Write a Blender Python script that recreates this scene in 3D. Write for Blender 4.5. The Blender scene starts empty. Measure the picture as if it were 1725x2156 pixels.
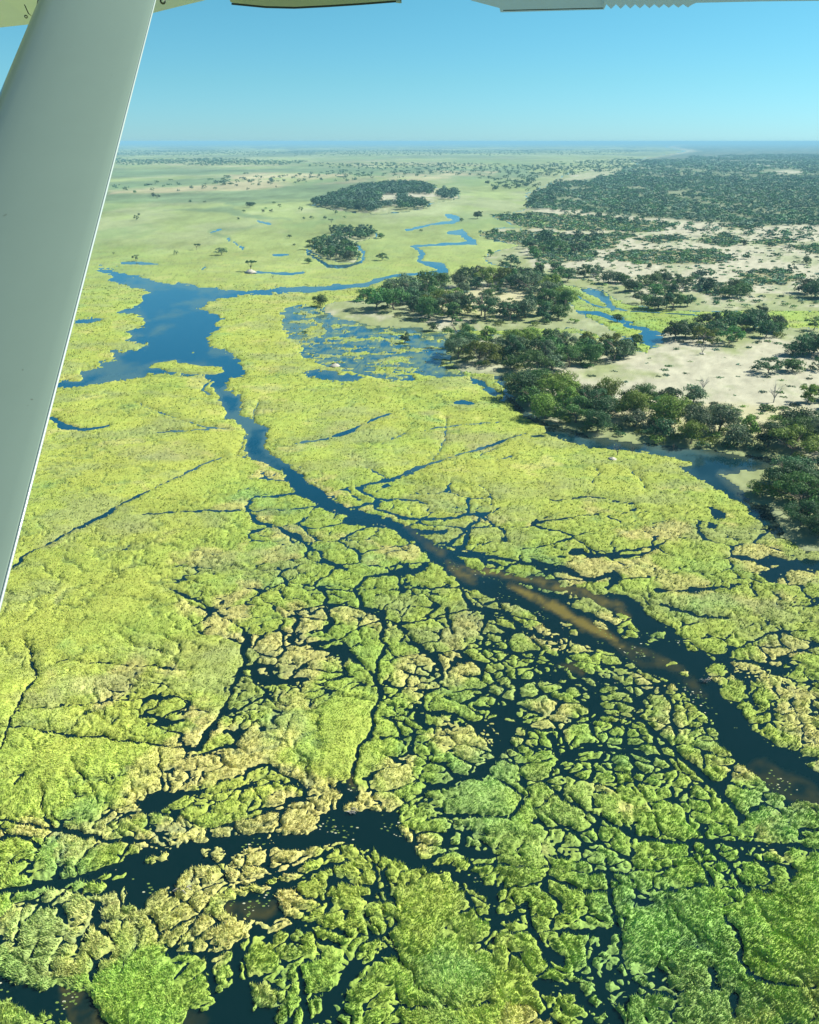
import bpy, math, random
import numpy as np
from mathutils import Vector

# ------------------------------------------------------------------ camera, sky, sun, exposure
S = bpy.context.scene
COL = S.collection
H = 90.0                      # eye height above the water, metres
F = 804.0                     # focal length in px of a 1024 px tall picture
PITCH = math.radians(24.75)
cam_d = bpy.data.cameras.new("camera"); cam = bpy.data.objects.new("camera", cam_d); COL.objects.link(cam)
cam.location = (0, 0, H); cam.rotation_euler = (math.pi/2 - PITCH, 0, 0)
cam_d.sensor_fit = 'VERTICAL'; cam_d.sensor_height = 24; cam_d.lens = F/1024*24
cam_d.clip_start = 0.05; cam_d.clip_end = 300000
S.camera = cam
SUN_EL, SUN_AZ = math.radians(41), math.radians(70)     # azimuth from +Y (view) towards +X (right)
W = bpy.data.worlds.new("World"); S.world = W; W.use_nodes = True
nt = W.node_tree; nt.nodes.clear()
sky = nt.nodes.new('ShaderNodeTexSky'); sky.sky_type = 'NISHITA'; sky.sun_disc = False
sky.sun_elevation = SUN_EL; sky.sun_rotation = SUN_AZ
sky.altitude = 900; sky.air_density = 1.0; sky.dust_density = 0.2; sky.ozone_density = 3.0
tint = nt.nodes.new('ShaderNodeMix'); tint.data_type = 'RGBA'; tint.blend_type = 'MULTIPLY'
tint.inputs[0].default_value = 1.0
tc = nt.nodes.new('ShaderNodeTexCoord'); sx = nt.nodes.new('ShaderNodeSeparateXYZ'); nt.links.new(tc.outputs['Generated'], sx.inputs[0])
rp = nt.nodes.new('ShaderNodeValToRGB'); rp.color_ramp.elements[0].color = (0.37, 0.69, 1.0, 1); rp.color_ramp.elements[1].color = (0.24, 0.56, 0.64, 1)
rp.color_ramp.elements[1].position = 0.6; e_ = rp.color_ramp.elements.new(0.14); e_.color = (0.355, 0.79, 0.80, 1)
e2_ = rp.color_ramp.elements.new(0.06); e2_.color = (0.365, 0.725, 0.84, 1)
nt.links.new(sx.outputs[2], rp.inputs[0]); nt.links.new(rp.outputs[0], tint.inputs[7])
bg = nt.nodes.new('ShaderNodeBackground'); bg.inputs[1].default_value = 0.075
wo = nt.nodes.new('ShaderNodeOutputWorld')
nt.links.new(sky.outputs[0], tint.inputs[6]); nt.links.new(tint.outputs[2], bg.inputs[0]); nt.links.new(bg.outputs[0], wo.inputs[0])
sd = bpy.data.lights.new("sun", 'SUN'); sun = bpy.data.objects.new("sun", sd); COL.objects.link(sun)
sd.energy = 5.0; sd.angle = math.radians(0.5); sd.color = (1.0, 0.95, 0.82)
sv = Vector((math.sin(SUN_AZ)*math.cos(SUN_EL), math.cos(SUN_AZ)*math.cos(SUN_EL), math.sin(SUN_EL)))
sun.rotation_euler = sv.to_track_quat('Z', 'Y').to_euler(); sun.location = (200, 100, 400)
S.view_settings.view_transform = 'Standard'; S.view_settings.look = 'None'
S.view_settings.exposure = 0.95; S.view_settings.gamma = 1.0

# ------------------------------------------------------------------ helpers
rng = np.random.default_rng(7); random.seed(7)
SC = 1024/2156.0; CXD = 862.5
cp, sp = math.cos(PITCH), math.sin(PITCH)
def ray(dx, dy):                      # direction of a point of the photograph (1725 x 2156 units)
    a = (dx-CXD)*SC/F; b = -(dy-1078)*SC/F
    return np.array([a, cp+b*sp, -sp+b*cp])
def gpt(dx, dy):                      # the point of the ground seen there
    r = ray(dx, dy); t = -H/r[2]
    return r[0]*t, r[1]*t
def proj(x, y, z=0.0):                # world -> photograph units
    depth = y*cp + (H-z)*sp; up = y*sp - (H-z)*cp
    return CXD + x/depth*F/SC, 1078 - up/depth*F/SC
def ss(a, b, x):
    t = np.clip((x-a)/(b-a), 0, 1); return t*t*(3-2*t)
def lerp(a, b, t): return a+(b-a)*t
PERM = np.random.default_rng(11).permutation(4096)
def hsh(ix, iy, k=0): return PERM[(PERM[(ix+k*131) & 4095] + iy) & 4095]
GA = np.linspace(0, 2*np.pi, 64, endpoint=False); GX, GY = np.cos(GA), np.sin(GA)
def noise(x, y, k=0):
    xi = np.floor(x).astype(np.int64); yi = np.floor(y).astype(np.int64)
    fx = x-xi; fy = y-yi; u = fx*fx*fx*(fx*(fx*6-15)+10); v = fy*fy*fy*(fy*(fy*6-15)+10)
    def g(i, j):
        h = hsh(xi+i, yi+j, k) & 63
        return GX[h]*(fx-i)+GY[h]*(fy-j)
    return 1.5*lerp(lerp(g(0, 0), g(1, 0), u), lerp(g(0, 1), g(1, 1), u), v)
def fbm(x, y, k=0, o=4, r=0.5):
    s = 0; a = 1
    for i in range(o):
        s = s + a*noise(x*2**i+17.3*i, y*2**i-9.1*i, k+i); a *= r
    return s
def mnoise(x, y, lam, k=0, o=4, r=.55):       # noise whose grain follows lam (an array), still fixed to the ground
    l = np.log2(lam); i0 = np.floor(l); f = l-i0; a = 2.0**i0
    return lerp(fbm(x/a, y/a, k, o, r), fbm(x/(2*a), y/(2*a), k, o, r), f)
def worley(x, y, k=0):
    xi = np.floor(x).astype(np.int64); yi = np.floor(y).astype(np.int64)
    f1 = np.full(x.shape, 9.0); f2 = np.full(x.shape, 9.0); cid = np.zeros(x.shape, np.int64)
    for i in (-1, 0, 1):
        for j in (-1, 0, 1):
            h = hsh(xi+i, yi+j, k)
            px = xi+i+0.02+0.96*(h/4096.); py = yi+j+0.02+0.96*(PERM[(h+77) & 4095]/4096.)
            d = np.hypot(px-x, py-y)
            n = d < f1; f2 = np.where(n, f1, np.minimum(f2, d)); cid = np.where(n, h, cid); f1 = np.where(n, d, f1)
    return f2-f1, cid/4096.
def sdpoly(pts, u, v):                # signed distance, positive inside
    P = np.array(pts, float); out = np.full(u.shape, -1e3)
    m = (u > P[:, 0].min()-60) & (u < P[:, 0].max()+60) & (v > P[:, 1].min()-60) & (v < P[:, 1].max()+60)
    if not m.any(): return out
    a = u[m]; b = v[m]; d = np.full(a.shape, 1e6); ins = np.zeros(a.shape, bool)
    for i in range(len(P)):
        x0, y0 = P[i-1]; x1, y1 = P[i]
        ex, ey = x1-x0, y1-y0; L = ex*ex+ey*ey+1e-9
        t = np.clip(((a-x0)*ex+(b-y0)*ey)/L, 0, 1)
        d = np.minimum(d, (a-x0-t*ex)**2+(b-y0-t*ey)**2)
        if y0 != y1:
            c = ((y0 > b) != (y1 > b)) & (a < (x1-x0)*(b-y0)/(y1-y0)+x0); ins ^= c
    d = np.sqrt(d); out[m] = np.where(ins, d, -d); return out
def sdline(pts, u, v):                # pts (x, y, width): positive inside the band
    out = np.full(u.shape, -1e3); P = np.array(pts, float)
    for i in range(1, len(P)):
        x0, y0, w0 = P[i-1]; x1, y1, w1 = P[i]
        mg = 40
        m = (u > min(x0, x1)-mg) & (u < max(x0, x1)+mg) & (v > min(y0, y1)-mg) & (v < max(y0, y1)+mg)
        if not m.any(): continue
        a = u[m]; b = v[m]; ex, ey = x1-x0, y1-y0; L = ex*ex+ey*ey+1e-9
        t = np.clip(((a-x0)*ex+(b-y0)*ey)/L, 0, 1)
        d = (w0+(w1-w0)*t)/2-np.hypot(a-x0-t*ex, b-y0-t*ey)
        out[m] = np.maximum(out[m], d)
    return out
def idw(pts, u, v, p=3.0):
    s = np.zeros(u.shape); w = np.zeros(u.shape)
    for x, y, val in pts:
        d = ((u-x)**2+((v-y)*1.3)**2+400.)**(-p/2); s += d*val; w += d
    return s/w
def mesh_np(name, V, faces, cols=None, smooth=True, extra=None):
    me = bpy.data.meshes.new(name); n = len(V); k = faces.shape[1]; m = len(faces)
    me.vertices.add(n); me.vertices.foreach_set('co', np.ascontiguousarray(V, np.float32).ravel())
    me.loops.add(m*k); me.loops.foreach_set('vertex_index', np.ascontiguousarray(faces, np.int32).ravel())
    me.polygons.add(m); me.polygons.foreach_set('loop_start', np.arange(0, m*k, k, dtype=np.int32))
    me.polygons.foreach_set('loop_total', np.full(m, k, np.int32))
    me.update(calc_edges=True)
    me.polygons.foreach_set('use_smooth', np.full(m, smooth, bool))
    if cols is not None:
        a = me.color_attributes.new('tone', 'FLOAT_COLOR', 'POINT')
        c = np.ones((n, 4), np.float32); c[:, :3] = cols; a.data.foreach_set('color', c.ravel())
    for nm, val in (extra or {}).items():
        a = me.attributes.new(nm, 'FLOAT', 'POINT'); a.data.foreach_set('value', np.ascontiguousarray(val, np.float32))
    return me
def link(name, me, mat=None, parent=None):
    o = bpy.data.objects.new(name, me); COL.objects.link(o)
    if mat and not me.materials: me.materials.append(mat)
    if parent: o.parent = parent
    return o
def tag(o, label=None, cat=None, group=None, kind=None):
    if label: o['label'] = label
    if cat: o['category'] = cat
    if group: o['group'] = group
    if kind: o['kind'] = kind
    return o
def empty(name, loc, rz=0.0, sc=1.0):
    o = bpy.data.objects.new(name, None); COL.objects.link(o)
    o.location = loc; o.rotation_euler = (0, 0, rz); o.scale = (sc, sc, sc); o.empty_display_size = 0.5
    return o

# ------------------------------------------------------------------ materials
def new_mat(name):
    m = bpy.data.materials.new(name); m.use_nodes = True; t = m.node_tree
    b = t.nodes['Principled BSDF']; return m, t, b
def tone_mat(name, rough, nscale, namt, bump_scale, bump_dist, spec=0.2, transl=0.0, sat_var=True):
    m, t, b = new_mat(name); L = t.links
    at = t.nodes.new('ShaderNodeAttribute'); at.attribute_name = 'tone'
    co = t.nodes.new('ShaderNodeTexCoord')
    n1 = t.nodes.new('ShaderNodeTexNoise'); n1.inputs['Scale'].default_value = nscale; n1.inputs['Detail'].default_value = 5
    n1.inputs['Roughness'].default_value = 0.65
    L.new(co.outputs['Object'], n1.inputs['Vector'])
    mr = t.nodes.new('ShaderNodeMapRange'); mr.inputs[1].default_value = 0.3; mr.inputs[2].default_value = 0.7
    mr.inputs[3].default_value = 1-namt; mr.inputs[4].default_value = 1+namt
    L.new(n1.outputs[0], mr.inputs[0])
    mx = t.nodes.new('ShaderNodeVectorMath'); mx.operation = 'SCALE'
    L.new(at.outputs['Color'], mx.inputs[0]); L.new(mr.outputs[0], mx.inputs[3])
    L.new(mx.outputs[0], b.inputs['Base Color'])
    b.inputs['Roughness'].default_value = rough; b.inputs['Specular IOR Level'].default_value = spec
    if bump_dist:
        n2 = t.nodes.new('ShaderNodeTexNoise'); n2.inputs['Scale'].default_value = bump_scale; n2.inputs['Detail'].default_value = 4
        L.new(co.outputs['Object'], n2.inputs['Vector'])
        bp = t.nodes.new('ShaderNodeBump'); bp.inputs['Distance'].default_value = bump_dist; bp.inputs['Strength'].default_value = 1
        L.new(n2.outputs[0], bp.inputs['Height']); L.new(bp.outputs[0], b.inputs['Normal'])
    return m
M_marsh = tone_mat('marsh_grass', 0.8, 1.3, 0.22, 2.6, 0.14, 0.1)
M_blade = tone_mat('reed_blades', 0.6, 0.6, 0.15, 1, 0, 0.2)
M_ground = tone_mat('sandy_ground', 0.9, 0.12, 0.10, 0.8, 0.05, 0.1)
def leaf_mat(name, col, var=0.45):
    m, t, b = new_mat(name); L = t.links
    oi = t.nodes.new('ShaderNodeObjectInfo'); co = t.nodes.new('ShaderNodeNewGeometry')
    n = t.nodes.new('ShaderNodeTexNoise'); n.inputs['Scale'].default_value = 0.45; n.inputs['Detail'].default_value = 3
    L.new(co.outputs['Position'], n.inputs['Vector'])
    cr = t.nodes.new('ShaderNodeMix'); cr.data_type = 'RGBA'
    cr.inputs[6].default_value = (*[c*(1-var) for c in col], 1)
    cr.inputs[7].default_value = (col[0]*(1+var*1.3), col[1]*(1+var), col[2]*(1+var*0.6), 1)
    mr = t.nodes.new('ShaderNodeMapRange'); mr.inputs[1].default_value = 0.3; mr.inputs[2].default_value = 0.7
    L.new(n.outputs[0], mr.inputs[0]); L.new(mr.outputs[0], cr.inputs[0])
    hs = t.nodes.new('ShaderNodeHueSaturation'); L.new(cr.outputs[2], hs.inputs['Color'])
    m1 = t.nodes.new('ShaderNodeMapRange'); m1.inputs[3].default_value = 0.65; m1.inputs[4].default_value = 1.45
    L.new(oi.outputs['Random'], m1.inputs[0]); L.new(m1.outputs[0], hs.inputs['Value'])
    m2 = t.nodes.new('ShaderNodeMapRange'); m2.inputs[3].default_value = 0.475; m2.inputs[4].default_value = 0.52
    L.new(oi.outputs['Random'], m2.inputs[0]); L.new(m2.outputs[0], hs.inputs['Hue'])
    L.new(hs.outputs[0], b.inputs['Base Color'])
    b.inputs['Roughness'].default_value = 0.6; b.inputs['Specular IOR Level'].default_value = 0.25
    tr = t.nodes.new('ShaderNodeBsdfTranslucent'); L.new(hs.outputs[0], tr.inputs[0])
    mxs = t.nodes.new('ShaderNodeMixShader'); mxs.inputs[0].default_value = 0.3
    L.new(b.outputs[0], mxs.inputs[1]); L.new(tr.outputs[0], mxs.inputs[2])
    L.new(mxs.outputs[0], t.nodes['Material Output'].inputs[0])
    return m
LEAF = {'dark': leaf_mat('leaves_dark', (0.044, 0.118, 0.050)), 'green': leaf_mat('leaves_green', (0.070, 0.175, 0.050)),
        'olive': leaf_mat('leaves_olive', (0.15, 0.245, 0.048)), 'grey': leaf_mat('leaves_grey', (0.105, 0.17, 0.10))}
def bark_mat(name, col):
    m, t, b = new_mat(name); L = t.links
    co = t.nodes.new('ShaderNodeTexCoord'); n = t.nodes.new('ShaderNodeTexNoise'); n.inputs['Scale'].default_value = 3
    L.new(co.outputs['Object'], n.inputs['Vector'])
    cr = t.nodes.new('ShaderNodeMix'); cr.data_type = 'RGBA'; cr.inputs[6].default_value = (*[c*0.6 for c in col], 1); cr.inputs[7].default_value = (*[min(1, c*1.4) for c in col], 1)
    L.new(n.outputs[0], cr.inputs[0]); L.new(cr.outputs[2], b.inputs['Base Color']); b.inputs['Roughness'].default_value = 0.9
    return m
M_bark = bark_mat('bark', (0.16, 0.13, 0.10)); M_dead = bark_mat('bleached_wood', (0.34, 0.33, 0.30)); M_mound = bark_mat('pale_mound_earth', (0.42, 0.40, 0.34))
M_darkwood = bark_mat('wet_dead_wood', (0.09, 0.08, 0.07))
# water: dark clear body, sky in its surface; 'shallow' is the sandy bed showing through
M_water, t, b = new_mat('water'); L = t.links
at = t.nodes.new('ShaderNodeAttribute'); at.attribute_name = 'tone'
L.new(at.outputs['Color'], b.inputs['Base Color'])
b.inputs['IOR'].default_value = 1.33; b.inputs['Roughness'].default_value = 0.09; b.inputs['Specular IOR Level'].default_value = 0.42
co = t.nodes.new('ShaderNodeTexCoord')
n2 = t.nodes.new('ShaderNodeTexNoise'); n2.inputs['Scale'].default_value = 0.9; n2.inputs['Detail'].default_value = 3
L.new(co.outputs['Object'], n2.inputs['Vector'])
n3 = t.nodes.new('ShaderNodeTexNoise'); n3.inputs['Scale'].default_value = 0.035; n3.inputs['Detail'].default_value = 3; n3.inputs['Distortion'].default_value = 1.2
L.new(co.outputs['Object'], n3.inputs['Vector'])
mr = t.nodes.new('ShaderNodeMapRange'); mr.inputs[1].default_value = 0.38; mr.inputs[2].default_value = 0.62; mr.inputs[3].default_value = 0.02; mr.inputs[4].default_value = 0.11
L.new(n3.outputs[0], mr.inputs[0]); L.new(mr.outputs[0], b.inputs['Roughness'])
bp = t.nodes.new('ShaderNodeBump'); bp.inputs['Distance'].default_value = 0.015
L.new(mr.outputs[0], bp.inputs['Strength']); L.new(n2.outputs[0], bp.inputs['Height']); L.new(bp.outputs[0], b.inputs['Normal'])
bp.inputs['Strength'].default_value = 0.3

# ------------------------------------------------------------------ the traced plan of the place (photograph units)
LAGOON_C = [(480,140),(560,155),(600,172),(640,182),(730,190),(760,210),(830,225),(900,222),(960,235),(1020,245),(1090,245),(1140,262),(1250,262),(1400,248),(1560,240),(1725,232),
 (1725,246),(1560,258),(1450,270),(1350,275),(1250,283),(1130,297),(1060,312),(1030,340),(985,350),(1030,362),(1100,385),(1120,410),(1085,430),(1120,450),(1065,480),(1060,520),(1075,550),(1140,560),(1190,600),(1215,645),(1245,670),(1235,685),(1150,710),(1145,760),(1190,790),(1225,800),(1210,840),(1225,860),(1205,885),(1260,910),(1360,955),(1340,1000),(1335,1060),(1380,1095),(1440,1130),(1500,1175),(1560,1240),(1620,1275),(1700,1310),
 (1560,1310),(1500,1275),(1440,1190),(1400,1160),(1340,1130),(1250,1105),(1235,1050),(1250,990),(1240,960),(1190,920),(1140,900),(1130,850),(1100,800),(1075,740),(1065,710),(1020,695),(900,680),(760,682),(650,708),(500,735),(400,748),(300,752),(100,775),(100,735),(310,722),(420,712),(415,665),(500,655),(510,625),(580,605),(550,570),(640,570),(740,548),(755,530),(650,510),(640,480),(660,460),(730,440),(735,415),(690,375),(600,372),(590,365),(700,340),(720,310),(715,285),(755,265),(700,250),(620,235),(545,210),(570,185),(480,150)]
LAGOON = [(x*0.41667, y*0.41667+503.1) for x, y in LAGOON_C]
WATER_POLYS = [LAGOON,
 [(638,1006),(647,1016),(665,1026),(685,1038),(698,1051),(725,1065),(742,1075),(762,1078),(788,1085),(808,1090),(842,1098),(858,1110),(875,1121),(895,1130),(912,1143),(928,1153),(948,1158),(968,1173),(978,1190),(1005,1201),(1035,1206),(1075,1211),(1095,1213),(1150,1223),
  (1200,1236),(1267,1250),(1323,1256),(1345,1262),(1352,1285),(1383,1303),(1410,1320),(1433,1340),(1450,1372),(1483,1376),(1513,1390),(1487,1403),(1493,1426),(1525,1446),(1510,1453),(1517,1470),(1560,1493),(1567,1523),(1593,1546),(1617,1566),(1650,1576),(1680,1581),(1683,1601),(1710,1621),(1750,1650),(1900,1720),
  (1900,1790),(1725,1697),(1683,1685),(1650,1668),(1617,1655),(1583,1621),(1557,1608),(1533,1581),(1517,1570),(1513,1546),(1497,1520),(1475,1500),(1450,1470),(1420,1440),(1385,1425),(1345,1408),(1300,1380),(1240,1360),(1190,1345),(1150,1323),(1115,1290),(1075,1273),(1042,1260),(975,1236),(958,1216),(942,1213),(940,1200),(922,1183),(900,1176),(892,1163),(875,1143),(852,1130),(822,1113),(792,1103),(765,1100),(735,1093),(722,1081),(702,1075),(675,1068),(652,1053),(625,1038),(608,1016),(600,1000)],
 [(158,685),(162,673),(200,669),(221,673),(183,678)],
 # pool in the lower middle and its arm
 [(560,1765),(600,1750),(640,1762),(665,1750),(672,1725),(700,1712),(712,1690),(720,1668),(690,1652),(740,1635),(757,1660),(752,1690),(775,1700),(810,1705),(840,1712),(835,1735),(860,1770),(880,1800),(900,1815),(960,1830),(1010,1850),(1040,1870),(1050,1900),(1045,1930),(1030,1925),(1025,1890),(980,1865),(930,1840),(880,1830),(800,1800),(790,1790),(720,1775),(650,1783),(600,1790)],
 [(265,1802),(300,1790),(400,1775),(480,1762),(560,1755),(565,1785),(500,1795),(480,1820),(455,1800),(430,1800),(410,1840),(372,1855),(360,1875),(320,1885),(305,1915),(262,1915),(268,1870),(262,1830)],
 [(480,1900),(540,1880),(575,1870),(585,1945),(560,1945),(490,1935),(470,1915)],
 [(0,2061),(57,2081),(100,2090),(133,2085),(173,2091),(200,2115),(230,2156),(240,2300),(100,2300),(150,2150),(100,2140),(0,2110),(-150,2100),(-150,2050)],
 [(370,2160),(400,2132),(430,2125),(440,2110),(470,2090),(485,2050),(488,2000),(500,1985),(508,2010),(503,2060),(520,2090),(540,2125),(585,2120),(590,2300),(370,2300)],
 # shore waters by the wooded land
 [(1150,903),(1200,909),(1230,926),(1283,937),(1350,941),(1407,946),(1450,949),(1517,962),(1617,971),(1633,977),(1583,986),(1517,999),(1550,1029),(1583,1059),(1623,1076),(1637,1096),(1640,1125),(1613,1109),(1583,1079),(1543,1049),(1500,1022),(1460,1002),(1440,986),(1457,972),(1417,962),(1350,952),(1250,942),(1193,929),(1150,912)],
 [(1620,1170),(1683,1180),(1760,1180),(1760,1190),(1670,1206),(1650,1220),(1617,1225),(1600,1213),(1623,1196),(1583,1183)],
 [(1493,1066),(1530,1080),(1525,1092),(1500,1085)],[(1490,1097),(1510,1105),(1503,1116),(1488,1108)],
 [(1307,677),(1337,684),(1353,694),(1400,699),(1410,712),(1395,732),(1350,725),(1320,715),(1350,698)],
 [(1437,742),(1467,748),(1483,768),(1503,775),(1530,785),(1527,790),(1503,784),(1470,764),(1440,752)],
 [(640,785),(690,779),(760,795),(750,806),(690,803)],[(985,793),(1010,799),(1045,825),(1075,850),(1055,845),(1000,807)],
]
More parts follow.
